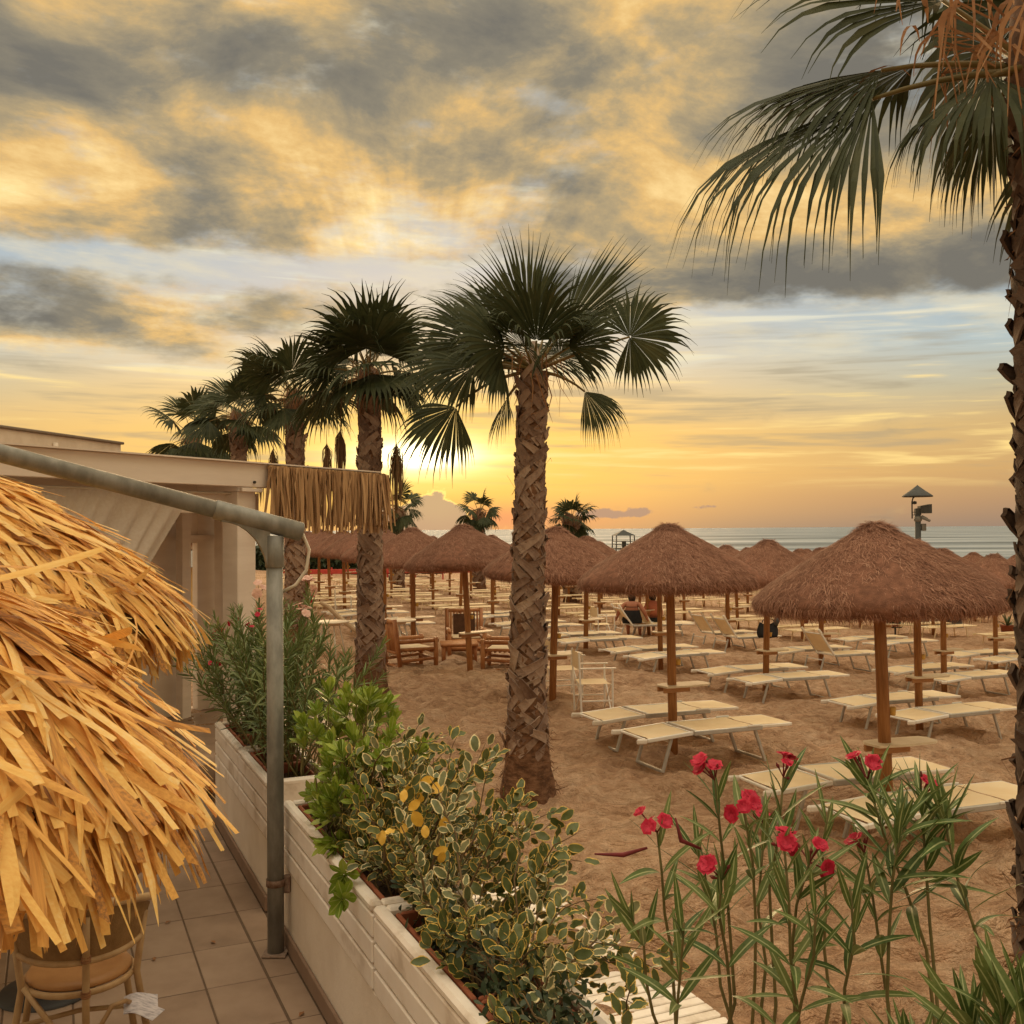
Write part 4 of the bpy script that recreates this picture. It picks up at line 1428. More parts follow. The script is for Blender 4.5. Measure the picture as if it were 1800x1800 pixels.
def make_house():
    root = thing('white_building', 'white flat roofed building with parapet and antenna behind the pergola', 'building', (-11.75, 30.0, 0), math.atan2(6.0, 1.3) - math.pi / 2)
    # local +y runs away along the side that faces us, local x to the left
    part('wall', MB().box((-3.0, -3.5, 1.7), (6.0, 8.0, 7.0), b=0.01), MAT['white_wall'], root)
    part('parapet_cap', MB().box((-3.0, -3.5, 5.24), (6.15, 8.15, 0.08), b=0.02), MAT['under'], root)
    part('annex', MB().box((-2.6, 0.9, 1.5), (5.0, 0.7, 6.9), b=0.01), MAT['white_wall'], root)
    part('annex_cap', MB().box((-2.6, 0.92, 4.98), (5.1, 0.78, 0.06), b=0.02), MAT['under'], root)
    part('drain_pipe', MB().tube([(0.06, -2.6, 0.5), (0.06, -2.6, 5.0)], 0.07, 8), MAT['white_wall'], root, True)
    part('drain_shoe', MB().box((0.08, -2.6, 4.3), (0.18, 0.25, 0.12), b=0.02), MAT['white_wall'], root)
    a = part('antenna', MB().tube([(-1.2, -4.9, 5.2), (-1.2, -4.9, 5.95)], 0.02, 6), MAT['dark_metal'], root)
    for k, dx_ in enumerate((-0.35, 0.0, 0.35)):
        part('antenna_rod', MB().tube([(-1.2 + dx_, -4.9 + dx_, 5.45), (-1.2 + dx_, -4.9 + dx_, 5.95 - 0.1 * (k == 1))], 0.022, 5), MAT['dark_metal'], a)
    part('antenna_bar', MB().tube([(-1.6, -5.3, 5.62), (-0.8, -4.5, 5.62)], 0.015, 5), MAT['dark_metal'], a)


make_house()


def make_hut():
    M_y = M('yellow_hut_wall', [(0.62, 0.42, 0.17), (0.72, 0.52, 0.24)], 0.8, 3)
    M_r = M('hut_roof', [(0.2, 0.19, 0.17), (0.3, 0.28, 0.25)], 0.7, 5)
    M_g = M('green_shutter', [(0.16, 0.26, 0.07), (0.22, 0.34, 0.1)], 0.6, 6)
    root = thing('beach_hut', 'small yellow hut seen through the pergola opening', 'hut', (-10.6, 34.5, float(gz(-10.6, 34.5))), 0.35)
    part('wall', MB().box((0, 0, 0.7), (3.0, 2.4, 1.5), b=0.01), M_y, root)
    v = [(-1.7, -1.45, 1.44), (1.7, -1.45, 1.44), (1.7, 1.45, 1.44), (-1.7, 1.45, 1.44), (-1.3, 0, 1.95), (1.3, 0, 1.95)]
    part('roof', MB().add(v, [(0, 1, 5, 4), (1, 2, 5), (2, 3, 4, 5), (3, 0, 4), (0, 3, 2, 1)]), M_r, root)
    part('window', MB().box((0.5, -1.21, 0.75), (0.6, 0.03, 0.6), b=0.005), MAT['dark_frame'], root)
    part('shutter', MB().box((0.95, -1.23, 1.0), (0.28, 0.03, 0.5), b=0.005), M_g, root)


make_hut()

# ------------------------------------------------------------------ palm leaf parasols on the terrace
MAT['leafstrip'] = M('dry_palm_strip', [(0.24, 0.13, 0.08), (0.70, 0.35, 0.095), (0.90, 0.52, 0.145), (0.97, 0.64, 0.21), (0.98, 0.74, 0.35)], 0.62, 14, 0.78, 0.26, trans=0.18, stretch=(0.35, 6, 6), bump=0.2, bscale=60)
MAT['leafcore'] = M('parasol_core', [(0.10, 0.05, 0.018), (0.22, 0.12, 0.045)], 0.95, 10)


def strip_mesh(seed, L, w_, bend, curl, cut, fold=0.22):
    """flat dry leaf strip, along +x, width y, folded along its rib"""
    rs = np.random.RandomState(seed)
    n = 7
    mb = MB()
    x = 0.0; z = 0.0; a = 0.10
    vs = []
    tw = rs.normal(0, 0.25)
    for i in range(n):
        t_ = i / (n - 1)
        wd = w_ * (0.80 + 0.25 * math.sin(min(1, t_ * 1.3) * math.pi * 0.6)) * (1 if i < n - 1 else 0.8)
        ct, st_ = math.cos(tw * t_), math.sin(tw * t_)
        sway = curl * t_ * t_ * L
        for s_ in (-1, 0, 1):
            yy = s_ * wd / 2; zz = (-abs(s_) * wd * fold)
            xx = x + (cut * s_ * w_ if i == n - 1 else 0)
            vs.append((xx, sway + yy * ct - zz * st_, z + yy * st_ + zz * ct))
        a -= bend * (0.3 + 1.4 * t_) / n
        x += L / (n - 1) * math.cos(a); z += L / (n - 1) * math.sin(a)
    f = []
    for i in range(n - 1):
        for j in range(2):
            k = i * 3 + j
            f.append((k, k + 1, k + 4, k + 3))
    return mb.add(vs, f)


def make_parasol(label, cx, cy, R, apex, rim, n, nparts, seed, lscale=1.0, focus=None):
    root = thing('palm_leaf_parasol', label, 'parasol', (cx, cy, FLOOR), 0.0, 'palm leaf parasols on the terrace')
    zA, zR = apex - FLOOR, rim - FLOOR
    part('pole', MB().tube([(0, 0, 0), (0, 0, zA - 0.1)], 0.035, 12), MAT['pole_wood'], root, True)
    prof = [(0.02, zA - 0.03), (R * 0.25, zA - (zA - zR) * 0.16), (R * 0.55, zA - (zA - zR) * 0.44), (R * 0.80, zA - (zA - zR) * 0.74), (R * 0.92, zR + 0.06), (R * 0.86, zR + 0.03), (R * 0.75, zR + 0.10), (R * 0.3, zA - 0.35), (0.02, zA - 0.3)]
    part('canopy', MB().lathe(prof, 40), MAT['leafcore'], root, True)
    part('hub', MB().lathe([(0.0, zA + 0.02), (0.08, zA), (0.09, zA - 0.06), (0.04, zA - 0.08)], 12), MAT['leafcore'], root, True)
    rs = np.random.RandomState(seed)
    VAR = []
    for k in range(14):
        VAR.append(strip_mesh(seed * 50 + k, rs.uniform(0.40, 0.72) * lscale, (rs.uniform(0.006, 0.014) if k % 4 == 0 else rs.uniform(0.026, 0.052)) * lscale, rs.uniform(0.05, 0.65), rs.normal(0, 0.12), rs.uniform(-0.7, 0.7), 0.045))
    meshes = [v.mesh('leaf_strip', MAT['leafstrip']) for v in VAR]
    outer = np.array(prof[:5])
    items = []
    for i in range(n):
        t_ = rs.rand() ** 0.55 if i % 5 else rs.uniform(0.90, 1.0)
        r, z, dr, dz_ = prof_at(np.array([t_ * 0.999]), outer)
        ln = math.hypot(dr[0], dz_[0]); dr, dz_ = dr[0] / ln, dz_[0] / ln
        a = rs.uniform(0, 2 * math.pi)
        rimmy = max(0.0, (t_ - 0.8) / 0.2)
        pitch_ = math.atan2(-dz_, dr) + rimmy * rs.uniform(-0.05, 0.95) + rs.normal(0, 0.07)
        yaw = rs.normal(0.0, 0.27) + 0.14
        lift = rs.uniform(0.0, 0.05) + 0.02
        if rs.rand() < 0.05: yaw += rs.normal(0, 0.6); lift += 0.03
        m = Matrix.Rotation(a, 4, 'Z') @ Matrix.Translation((r[0] - min(0.22 * lscale, 0.8 * r[0]) * dr, 0, z[0] - min(0.22 * lscale, 0.8 * r[0]) * dz_ + lift)) \
            @ Matrix.Rotation(pitch_, 4, 'Y') @ Matrix.Rotation(yaw, 4, 'Z') @ Matrix.Rotation(rs.normal(0, 0.13), 4, 'X')
        items.append((m, rs.randint(len(VAR)), a, t_))
    # the strips nearest the eye are parts of their own
    camv = Vector((-cx, -cy, CAM_H - FLOOR))
    def score(it):
        p = it[0].translation
        d = (p - camv).length
        s = 1 / d
        # strips that show: facing the camera and high in the stack
        ang = math.atan2(p.y, p.x); ca = math.atan2(-cy, -cx) + 0.5
        return s + 0.25 * math.cos(ang - ca) + rs.uniform(0, 0.25)
    items.sort(key=score, reverse=True)
    for m, k, a, t_ in items[:nparts]:
        m = Matrix.Translation(Vector((0, 0, 0.012))) @ m
        o = bpy.data.objects.new('leaf_strip', meshes[k]); COL.objects.link(o); o.parent = root; o.matrix_local = m
    mb = MB()
    for m, k, a, t_ in items[nparts:]:
        mm = np.array(m)
        mb.add(VAR[k].verts() @ mm[:3, :3].T + mm[:3, 3], VAR[k].f)
    o = part('leaf_thatch', mb, MAT['leafstrip'], root); o['kind'] = 'stuff'
    return root


make_parasol('golden palm leaf parasol nearest the viewer at lower left', -2.14, 3.60, 0.92, 2.42, 1.67, 4800, 300, 4)
make_parasol('golden palm leaf parasol behind the nearest one, under the pipe arm', -3.45, 6.2, 1.50, 2.98, 1.97, 5000, 300, 6, 0.85)

# ------------------------------------------------------------------ rattan chair and table
MAT['rattan'] = M('rattan_cane', [(0.30, 0.17, 0.075), (0.46, 0.29, 0.14), (0.58, 0.40, 0.22)], 0.45, 9, 0.4, 0.6, stretch=(1, 1, 0.6))
MAT['rattan_seat'] = M('rattan_seat', [(0.36, 0.17, 0.06), (0.50, 0.26, 0.10)], 0.45, 5, 0.2, 0.8, bump=0.1)
MAT['wicker'] = M('wicker_panel', [(0.20, 0.11, 0.04), (0.33, 0.19, 0.075)], 0.6, 14, 0.2, 0.8, bump=0.4, bscale=120)
MAT['binding'] = M('cane_binding', [(0.24, 0.11, 0.05), (0.36, 0.18, 0.08)], 0.6, 30)
MAT['table_top'] = M('orange_table_top', [(0.42, 0.17, 0.06), (0.55, 0.25, 0.10)], 0.45, 5, 0.1, 0.9, stretch=(1, 5, 1))
MAT['paper'] = M('printed_paper', [(0.30, 0.27, 0.30), (0.60, 0.55, 0.57), (0.74, 0.68, 0.68)], 0.7, 22, 0.1, 0.9, stretch=(1, 5, 1))


def make_chair():
    root = thing('rattan_chair', 'rattan tub chair under the nearest palm leaf parasol', 'chair', (-2.06, 4.88, FLOOR), math.radians(24))
    R = 0.285
    arc = lambda r, a0, a1, z, n=18, dz=0.0: [(r * math.cos(math.radians(a)), r * math.sin(math.radians(a)), z + dz * math.sin(math.radians((a - a0) / (a1 - a0) * 180))) for a in np.linspace(a0, a1, n)]
    seat = MB().lathe([(0.0, 0.452), (0.18, 0.458), (0.225, 0.452), (0.235, 0.438), (0.225, 0.425), (0.0, 0.42)], 32)
    part('seat', seat, MAT['rattan_seat'], root, True)
    part('seat_ring', MB().tube(arc(0.238, -180, 180, 0.412, 32), 0.016, 8), MAT['rattan'], root, True)
    part('top_rail', MB().tube(arc(R + 0.03, 165, 375, 0.70, 24, 0.13), 0.019, 10), MAT['rattan'], root, True)
    part('lower_rail', MB().tube(arc(R - 0.005, 172, 368, 0.60, 24, -0.03), 0.015, 8), MAT['rattan'], root, True)
    v = []
    n = 24
    for a in np.linspace(180, 360, n):
        ar = math.radians(a); s_ = math.sin(math.radians(a - 180))
        for k in range(4):
            u = k / 3
            r = (R - 0.005) * (1 - u) + (R + 0.03) * u
            z = (0.60 - 0.03 * s_) * (1 - u) + (0.70 + 0.13 * s_) * u
            v.append((r * math.cos(ar), r * math.sin(ar), z))
    part('back_panel', MB().add(v, [(i * 4 + k, (i + 1) * 4 + k, (i + 1) * 4 + k + 1, i * 4 + k + 1) for i in range(n - 1) for k in range(3)]), MAT['wicker'], root, True)
    part('rear_leg', MB().tube([(0.02, -0.32, 0.78), (0.02, -0.30, 0.60), (0.02, -0.262, 0.42), (0.02, -0.275, 0.2), (0.02, -0.285, 0)], 0.017, 10), MAT['rattan'], root, True)
    for a in (200, 340, 40, 140):
        ar = math.radians(a)
        top = 0.70 if a in (200, 340) else 0.68
        part('leg', MB().tube([(0.30 * math.cos(ar), 0.30 * math.sin(ar), top), (0.262 * math.cos(ar), 0.262 * math.sin(ar), 0.42), (0.30 * math.cos(ar), 0.30 * math.sin(ar), 0.2), (0.335 * math.cos(ar), 0.335 * math.sin(ar), 0.0)], 0.017, 10), MAT['rattan'], root, True)
    # braces that meet at the bound foot of the rear leg
    a = math.radians(205)
    part('brace', MB().tube([(0.262 * math.cos(a), 0.262 * math.sin(a), 0.43), (-0.1, -0.285, 0.28), (0.01, -0.285, 0.16)], 0.013, 8), MAT['rattan'], root, True)
    a = math.radians(335)
    part('brace', MB().tube([(0.02, -0.285, 0.16), (0.07, -0.29, 0.26), (0.13, -0.275, 0.35), (0.19, -0.225, 0.34), (0.27 * math.cos(a), 0.27 * math.sin(a), 0.27)], 0.011, 8), MAT['rattan'], root, True)
    part('stretcher', MB().tube([(-0.28, -0.06, 0.24), (0.0, 0.0, 0.24), (0.28, -0.06, 0.24)], 0.012, 8), MAT['rattan'], root, True)
    for k, (z0, rr) in enumerate(((0.10, 0.024), (0.40, 0.022), (0.57, 0.022))):
        mb = MB()
        for i in range(7 if k == 0 else 3):
            mb.lathe([(rr - 0.004, z0 + i * 0.011), (rr, z0 + 0.003 + i * 0.011), (rr, z0 + 0.008 + i * 0.011), (rr - 0.004, z0 + 0.011 + i * 0.011)], 10, c=(0.02, -0.28 if k == 0 else (-0.262 if k == 1 else -0.295), 0))
        part('binding', mb, MAT['binding'], root, True)
    t = thing('round_table', 'round orange brown table behind the rattan chair', 'table', (-2.55, 5.62, FLOOR))
    part('table_top', MB().lathe([(0.0, 0.75), (0.40, 0.75), (0.41, 0.735), (0.40, 0.715), (0.0, 0.71)], 36), MAT['table_top'], t, True)
    part('pedestal', MB().tube([(0, 0, 0.02), (0, 0, 0.72)], 0.035, 12), MAT['dark_metal'], t, True)
    part('base', MB().lathe([(0.0, 0.05), (0.08, 0.045), (0.24, 0.02), (0.25, 0.0)], 24), MAT['dark_metal'], t, True)
    # folded leaflet wedged on the chair's right rear leg
    mb = MB()
    R1 = rotz(0.5)
    nx = 6
    for k, (ang, rot) in enumerate(((0.42, 0.35), (0.05, -0.25))):
        v = []
        for i in range(nx):
            for j in range(2):
                x = 0.15 * i / (nx - 1); y = 0.10 * j
                p = np.array((x, y * math.cos(ang), y * math.sin(ang) + 0.012 * math.sin(i * 0.9)))
                v.append(rotz(rot) @ p)
        f = [(i * 2, i * 2 + 2, i * 2 + 3, i * 2 + 1) for i in range(nx - 1)]
        v2 = [p - np.array((0, 0, 0.002)) for p in v]
        mb.add(v, f); mb.add(v2, [q_[::-1] for q_ in f])
    o = link('leaflet', mb.mesh('leaflet', MAT['paper']), None)
    o.location = (-1.80, 4.74, 0.385)
    tag(o, 'folded printed paper leaflet stuck beside the rattan chair leg', 'leaflet')


make_chair()


def dry_leaves():
    rs = np.random.RandomState(71)
    for k, (t_, n_, lab) in enumerate(((7.5, -0.62, 'dry leaf on the terrace tiles farthest from the chair'), (7.05, -0.40, 'dry leaf on the tiles left of the grey post'),
                                       (6.95, -0.75, 'dry leaf on the tiles beside the parasol edge'), (5.9, -0.12, 'dry leaf against the skirting near the post foot'), (5.55, -0.35, 'dry leaf lying in a tile joint in front'))):
        p = tp(t_, n_)
        mb = MB().add([(-0.02, 0, 0.002), (0, 0.010, 0.008), (0.024, 0.002, 0.003), (0.002, -0.010, 0.007)], [(0, 3, 2, 1)])
        o = link('dry_leaf', mb.mesh('dry_leaf', MAT['binding']), None, (p[0], p[1], FLOOR))
        o.rotation_euler = (0, 0, rs.uniform(0, 6)); o.scale = (1.3, 1.3, 1.3)
        tag(o, lab, 'dry leaf', 'dry leaves on the terrace')


dry_leaves()

# ------------------------------------------------------------------ plants
MAT['oleander'] = M('oleander_leaf', [(0.045, 0.082, 0.022), (0.085, 0.135, 0.036), (0.14, 0.19, 0.055), (0.20, 0.23, 0.08)], 0.42, 18, 0.7, 0.3, trans=0.2, attr=('rib', (0.42, 0.46, 0.22), 30, (0.80, 0.93), 0.05))
MAT['varieg'] = M('yellow_edged_leaf', [(0.05, 0.07, 0.02), (0.09, 0.115, 0.035), (0.15, 0.165, 0.06)], 0.38, 30, 0.7, 0.3, trans=0.12, attr=('edge', (0.74, 0.50, 0.12), 22, (0.78, 0.88), 0.6))
MAT['varieg_pale'] = M('cream_edged_leaf', [(0.08, 0.10, 0.04), (0.16, 0.18, 0.085), (0.27, 0.275, 0.15)], 0.38, 30, 0.7, 0.3, trans=0.12, attr=('edge', (0.80, 0.68, 0.38), 22, (0.66, 0.78), 0.55))
MAT['gold_leaf'] = M('all_gold_leaf', [(0.70, 0.40, 0.05), (0.85, 0.55, 0.10)], 0.4, 20, trans=0.2)
MAT['pitto'] = M('glossy_green_leaf', [(0.10, 0.16, 0.016), (0.19, 0.28, 0.03), (0.30, 0.39, 0.05), (0.42, 0.48, 0.09)], 0.35, 20, 0.75, 0.25, trans=0.22, attr=('rib', (0.40, 0.46, 0.14), 30, (0.84, 0.95), 0.03))
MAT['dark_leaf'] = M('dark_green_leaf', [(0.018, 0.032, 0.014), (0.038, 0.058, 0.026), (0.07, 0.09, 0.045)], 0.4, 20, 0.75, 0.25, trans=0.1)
MAT['stem'] = M('woody_stem', [(0.10, 0.06, 0.028), (0.19, 0.13, 0.06)], 0.75, 20)
MAT['green_stem'] = M('green_stem', [(0.11, 0.095, 0.035), (0.20, 0.17, 0.065)], 0.65, 20)
MAT['red_petal'] = M('crimson_petal', [(0.36, 0.008, 0.03), (0.58, 0.018, 0.06), (0.70, 0.05, 0.10)], 0.5, 30, 0.6, 0.4, trans=0.25)
MAT['pink_petal'] = M('pale_pink_petal', [(0.72, 0.42, 0.34), (0.85, 0.60, 0.50)], 0.5, 30, trans=0.25)
MAT['bud'] = M('dark_red_bud', [(0.10, 0.012, 0.015), (0.24, 0.03, 0.03)], 0.6, 20)
MAT['brown_tip'] = M('withered_leaf', [(0.30, 0.13, 0.06), (0.45, 0.24, 0.12)], 0.8, 20)


def leaf_mb(L, w_, shape, rows=7, cols=5, bend=0.3, fold=0.25, wave=0.0, seed=0):
    """leaf along +x, normal +z; returns MB and per-vertex edge value"""
    rs = np.random.RandomState(seed)
    vs = []; ed = []
    ph = rs.uniform(0, 6)
    for i in range(rows):
        t_ = i / (rows - 1)
        if shape == 'lance': h = max(0.04, math.sin(math.pi * min(1, t_ ** 0.85)) ** 0.75)
        elif shape == 'obov': h = max(0.07, math.sin(math.pi * t_ ** 1.55) ** 0.7)
        else: h = max(0.05, math.sin(math.pi * t_ ** 0.95) ** 0.62)
        for j in range(cols):
            s_ = (j / (cols - 1) - 0.5) * 2
            y = s_ * w_ / 2 * h
            z = -bend * L * t_ * t_ + abs(s_) * w_ * 0.5 * h * fold + wave * w_ * abs(s_) * math.sin(t_ * 11 + ph + (2 if s_ > 0 else 0))
            vs.append((L * t_, y, z))
            ed.append(max(abs(s_), (t_ - 0.72) / 0.28 if t_ > 0.72 else 0))
    f = [(i * cols + j, (i + 1) * cols + j, (i + 1) * cols + j + 1, i * cols + j + 1) for i in range(rows - 1) for j in range(cols - 1)]
    mb = MB().add(vs, f)
    mb.edge = np.array(ed)
    mb.rib = 1 - np.array([abs((j / (cols - 1) - 0.5) * 2) for i in range(rows) for j in range(cols)])
    return mb


def leaf_mesh(name, mb, mat, reps=1, V=None, F_=None):
    me = bpy.data.meshes.new(name)
    me.from_pydata((mb.verts() if V is None else V).tolist(), [], mb.f if F_ is None else F_)
    me.materials.append(mat)
    for nm, arr in (('edge', mb.edge), ('rib', mb.rib)):
        at = me.attributes.new(nm, 'FLOAT', 'POINT')
        at.data.foreach_set('value', np.tile(arr, reps) if V is not None else arr)
    me.polygons.foreach_set('use_smooth', [True] * len(me.polygons))
    return me


def frame(d, up):
    d = unit(d); up = np.asarray(up, float)
    y = np.cross(up, d)
    if np.linalg.norm(y) < 1e-3: y = np.cross((1, 0.2, 0), d)
    y = unit(y); z = np.cross(d, y)
    return np.array([d, y, z]).T


def deploy(root, items, mbs, mat, nparts, name='leaf', rest='foliage'):
    """items: (pos, 3x3 frame, scale, variant) in the thing's own space"""
    loc = np.array(root.location)
    items.sort(key=lambda it: np.linalg.norm(it[0] + loc - np.array((0, 0, CAM_H))))
    # half of the nearest are spread through the plant so the parts do not crowd one spot
    near = items[:nparts]; far = items[nparts:]
    ms = [leaf_mesh(name, mb, mat) for mb in mbs]
    for p, R, s_, k in near:
        o = bpy.data.objects.new(name, ms[k]); COL.objects.link(o); o.parent = root
        m = np.eye(4); m[:3, :3] = R * s_; m[:3, 3] = p
        o.matrix_local = Matrix(m.tolist())
    for k, mb in enumerate(mbs):
        sub = [it for it in far if it[3] == k]
        if not sub: continue
        v0 = mb.verts()
        V = np.concatenate([v0 @ (R * s_).T + p for p, R, s_, _ in sub])
        n = len(v0)
        fa = np.array(mb.f)
        F_ = (fa[None] + (np.arange(len(sub)) * n)[:, None, None]).reshape(-1, fa.shape[1]).tolist()
        if k == 0:
            Vs, Fs, E_, R_ = [V], F_, [np.tile(mb.edge, len(sub))], [np.tile(mb.rib, len(sub))]
            tot = len(V)
        else:
            Vs.append(V); Fs = Fs + [[i + tot for i in q_] for q_ in F_]; tot += len(V)
            E_.append(np.tile(mb.edge, len(sub))); R_.append(np.tile(mb.rib, len(sub)))
    if far:
        me = bpy.data.meshes.new(rest)
        me.from_pydata(np.concatenate(Vs).tolist(), [], Fs)
        me.materials.append(mat)
        for nm, arr in (('edge', np.concatenate(E_)), ('rib', np.concatenate(R_))):
            at = me.attributes.new(nm, 'FLOAT', 'POINT'); at.data.foreach_set('value', arr)
        me.polygons.foreach_set('use_smooth', [True] * len(me.polygons))
        o = link(rest, me, root); o['kind'] = 'stuff'


def curve_pts(p0, p1, sag, rs, n=8, wob=0.012):
    p0 = np.array(p0, float); p1 = np.array(p1, float)
    m = (p0 + p1) / 2 + np.asarray(sag, float)
    t_ = np.linspace(0, 1, n)[:, None]
    pts = p0 * (1 - t_) ** 2 + 2 * m * t_ * (1 - t_) + p1 * t_ ** 2
    pts[1:-1] += rs.normal(0, wob, (n - 2, 3))
    return pts


def along(pts, u):
    seg = np.linalg.norm(np.diff(pts, axis=0), axis=1); cum = np.concatenate([[0], np.cumsum(seg)])
    x = u * cum[-1]
    p = np.array([np.interp(x, cum, pts[:, k]) for k in range(3)])
    e = min(cum[-1], x + 0.01); q_ = np.array([np.interp(e, cum, pts[:, k]) for k in range(3)])
    b = np.array([np.interp(max(0, x - 0.01), cum, pts[:, k]) for k in range(3)])
    return p, unit(q_ - b), cum[-1]


def flower(root, rs, p, d, size, mat, double=True):
    """five-petalled oleander bloom with a short tube"""
    mb = MB()
    R = frame(d, rs.normal(0, 1, 3))
    for lay, (sc_, op, off) in enumerate(((1.0, 0.55, 0.0), (0.72, 0.95, 0.6)) if double else ((1.0, 0.35, 0.0),)):
        for k in range(5):
            a = k * 2 * math.pi / 5 + off + rs.normal(0, 0.12)
            rows = []
            for i in range(4):
                t_ = i / 3
                r = size * 0.5 * sc_ * t_
                xx = size * (0.18 + op * 0.45 * t_ - 0.18 * t_ * t_) * sc_
                wd = size * 0.5 * sc_ * (0.18 + 0.95 * math.sin(min(1, t_ * 0.85 + 0.1) * math.pi * 0.62))
                for s_ in (-0.5, 0, 0.5):
                    y = s_ * wd; zz = r
                    w3 = np.array((xx + 0.10 * size * abs(s_) + rs.normal(0, 0.015) * size, y, zz))
                    ca, sa = math.cos(a), math.sin(a)
                    w3 = np.array((w3[0], w3[1] * ca - w3[2] * sa, w3[1] * sa + w3[2] * ca))
                    rows.append(R @ w3 + p)
            mb.add(rows, [(i * 3 + j, i * 3 + 3 + j, i * 3 + 4 + j, i * 3 + 1 + j) for i in range(3) for j in range(2)])
    mb.tube([p - unit(d) * size * 0.35, p + unit(d) * size * 0.12], [size * 0.03, size * 0.09], 6)
    return part('flower', mb, mat, root, True)


def buds(root, rs, p, d, n, size):
    for k in range(n):
        dd = unit(np.asarray(d) + rs.normal(0, 0.45, 3))
        q_ = p + dd * size * rs.uniform(0.5, 1.2)
        part('bud', MB().tube([p, p + dd * size * 0.3, q_, q_ + dd * size * 0.22, q_ + dd * size * 0.45], [0.0014, 0.0014, 0.002, 0.0042, 0.0008], 6), MAT['bud'], root)


OLE = [leaf_mb(1.0, 0.115 + 0.015 * k, 'lance', 8, 3, b, 0.22, 0.02, k) for k, b in enumerate((0.02, 0.12, 0.25, 0.45))]


def oleander(label, loc, stems, seed, leafL, nparts, rest_stems=(), leaf_from=0.45, gap=0.034, flowers=(), sr=0.006, fsize=0.045, spreadang=0.7):
    """stems: list of (base xyz, tip xyz) in world; flowers: {stem index: (count, matname)}"""
    rs = np.random.RandomState(seed)
    root = thing('oleander', label, 'oleander', loc, 0, 'oleander shrubs in the planters')
    L0 = np.array(loc)
    items = []
    for si, (b, t_) in enumerate(stems):
        b = np.array(b) - L0; t_ = np.array(t_) - L0
        ln = np.linalg.norm(t_ - b)
        pts = curve_pts(b, t_, (0, 0, 0.05 * ln) + rs.normal(0, 0.10, 3) * ln * np.array((1, 1, 0.3)), rs, 9, 0.007)
        part('stem', MB().tube(pts, np.linspace(sr, sr * 0.45, 9), 7), MAT['green_stem'], root, True)
        _, _, tot = along(pts, 0.5)
        u = leaf_from + rs.uniform(-0.08, 0.05); ph = rs.uniform(0, 6)
        while u < 1.0:
            p, d, _ = along(pts, u)
            top = (u - leaf_from) / (1 - leaf_from)
            nl = 3
            for k in range(nl):
                if rs.rand() < 0.25 * (1 - top): continue
                a = ph + k * 2 * math.pi / 3 + rs.normal(0, 0.2)
                R0 = frame(d, (0.3, 0.2, 0.9))
                side = R0[:, 1] * math.cos(a) + R0[:, 2] * math.sin(a)
                op = spreadang * (1.25 - 0.75 * top) + rs.normal(0, 0.14)
                ld = unit(d * math.cos(op) + side * math.sin(op))
                Rf = frame(ld, d + rs.normal(0, 0.25, 3))
                s_ = leafL * rs.uniform(0.72, 1.1) * (1.0 - 0.35 * max(0, top - 0.75) / 0.25)
                items.append((p, Rf, s_, rs.choice(4, p=(0.35, 0.35, 0.2, 0.1)) if top > 0.4 else rs.choice(4, p=(0.1, 0.25, 0.35, 0.3))))
            ph += math.pi / 3 + rs.normal(0, 0.15)
            u += gap * rs.uniform(0.8, 1.25) / tot * (1.15 - 0.45 * top)
        fl = dict(flowers).get(si)
        if fl:
            p, d, _ = along(pts, 0.999)
            n, mt = fl
            fs_ = fsize * (1.6 if mt == 'pink_petal' else 1.0)
            for k in range(n):
                dd = unit(d + rs.normal(0, 0.55, 3))
                q_ = p + dd * fs_ * rs.uniform(0.7, 1.5)
                part('flower_stalk', MB().tube([p, q_], [0.0022, 0.0016], 5), MAT['bud'] if mt == 'red_petal' else MAT['green_stem'], root)
                flower(root, rs, q_, unit(dd + (0, -0.35, 0.1)), fs_ * rs.uniform(0.85, 1.2), MAT[mt], double=(mt == 'red_petal'))
            if mt == 'red_petal': buds(root, rs, p, d, 3, fsize * 0.9)
    deploy(root, items, OLE, MAT['oleander'], nparts)
    return root, rs


def wpt(px, py, Y):
    return ((px - 900) / F * Y, Y, CAM_H - (py - 931) / F * Y)


# front oleander with red blooms
st = [((0.40, 2.62, 0.90), wpt(1150, 1462, 2.45)), ((0.46, 2.55, 0.90), wpt(1252, 1372, 2.45)), ((0.60, 2.42, 0.90), wpt(1372, 1368, 2.40)),
      ((0.52, 2.48, 0.90), wpt(1302, 1428, 2.35)), ((0.66, 2.36, 0.90), wpt(1372, 1492, 2.20)), ((0.70, 2.32, 0.90), wpt(1416, 1516, 2.25)),
      ((0.72, 2.30, 0.90), wpt(1512, 1500, 2.35)), ((0.52, 2.46, 0.90), wpt(1262, 1545, 2.20)), ((0.42, 2.60, 0.90), wpt(1098, 1600, 2.40)),
      ((0.47, 2.50, 0.90), wpt(1195, 1620, 2.25)), ((0.68, 2.36, 0.90), wpt(1452, 1420, 2.5)), ((0.64, 2.42, 0.90), wpt(1338, 1460, 2.55)),
      ((0.74, 2.28, 0.90), wpt(1486, 1560, 2.2)), ((0.50, 2.50, 0.90), wpt(1215, 1480, 2.55)), ((0.62, 2.40, 0.90), wpt(1425, 1610, 2.1))]
ol1, rs1 = oleander('slender oleander with crimson blooms at lower right', (0.58, 2.46, 0.87), st, 5, 0.150, 300, leaf_from=0.74, gap=0.062,
         flowers={0: (4, 'red_petal'), 1: (3, 'red_petal'), 2: (3, 'red_petal'), 3: (4, 'red_petal'), 4: (3, 'red_petal'), 5: (2, 'red_petal'), 6: (1, 'red_petal'), 7: (1, 'red_petal'), 11: (1, 'red_petal')}, fsize=0.037)
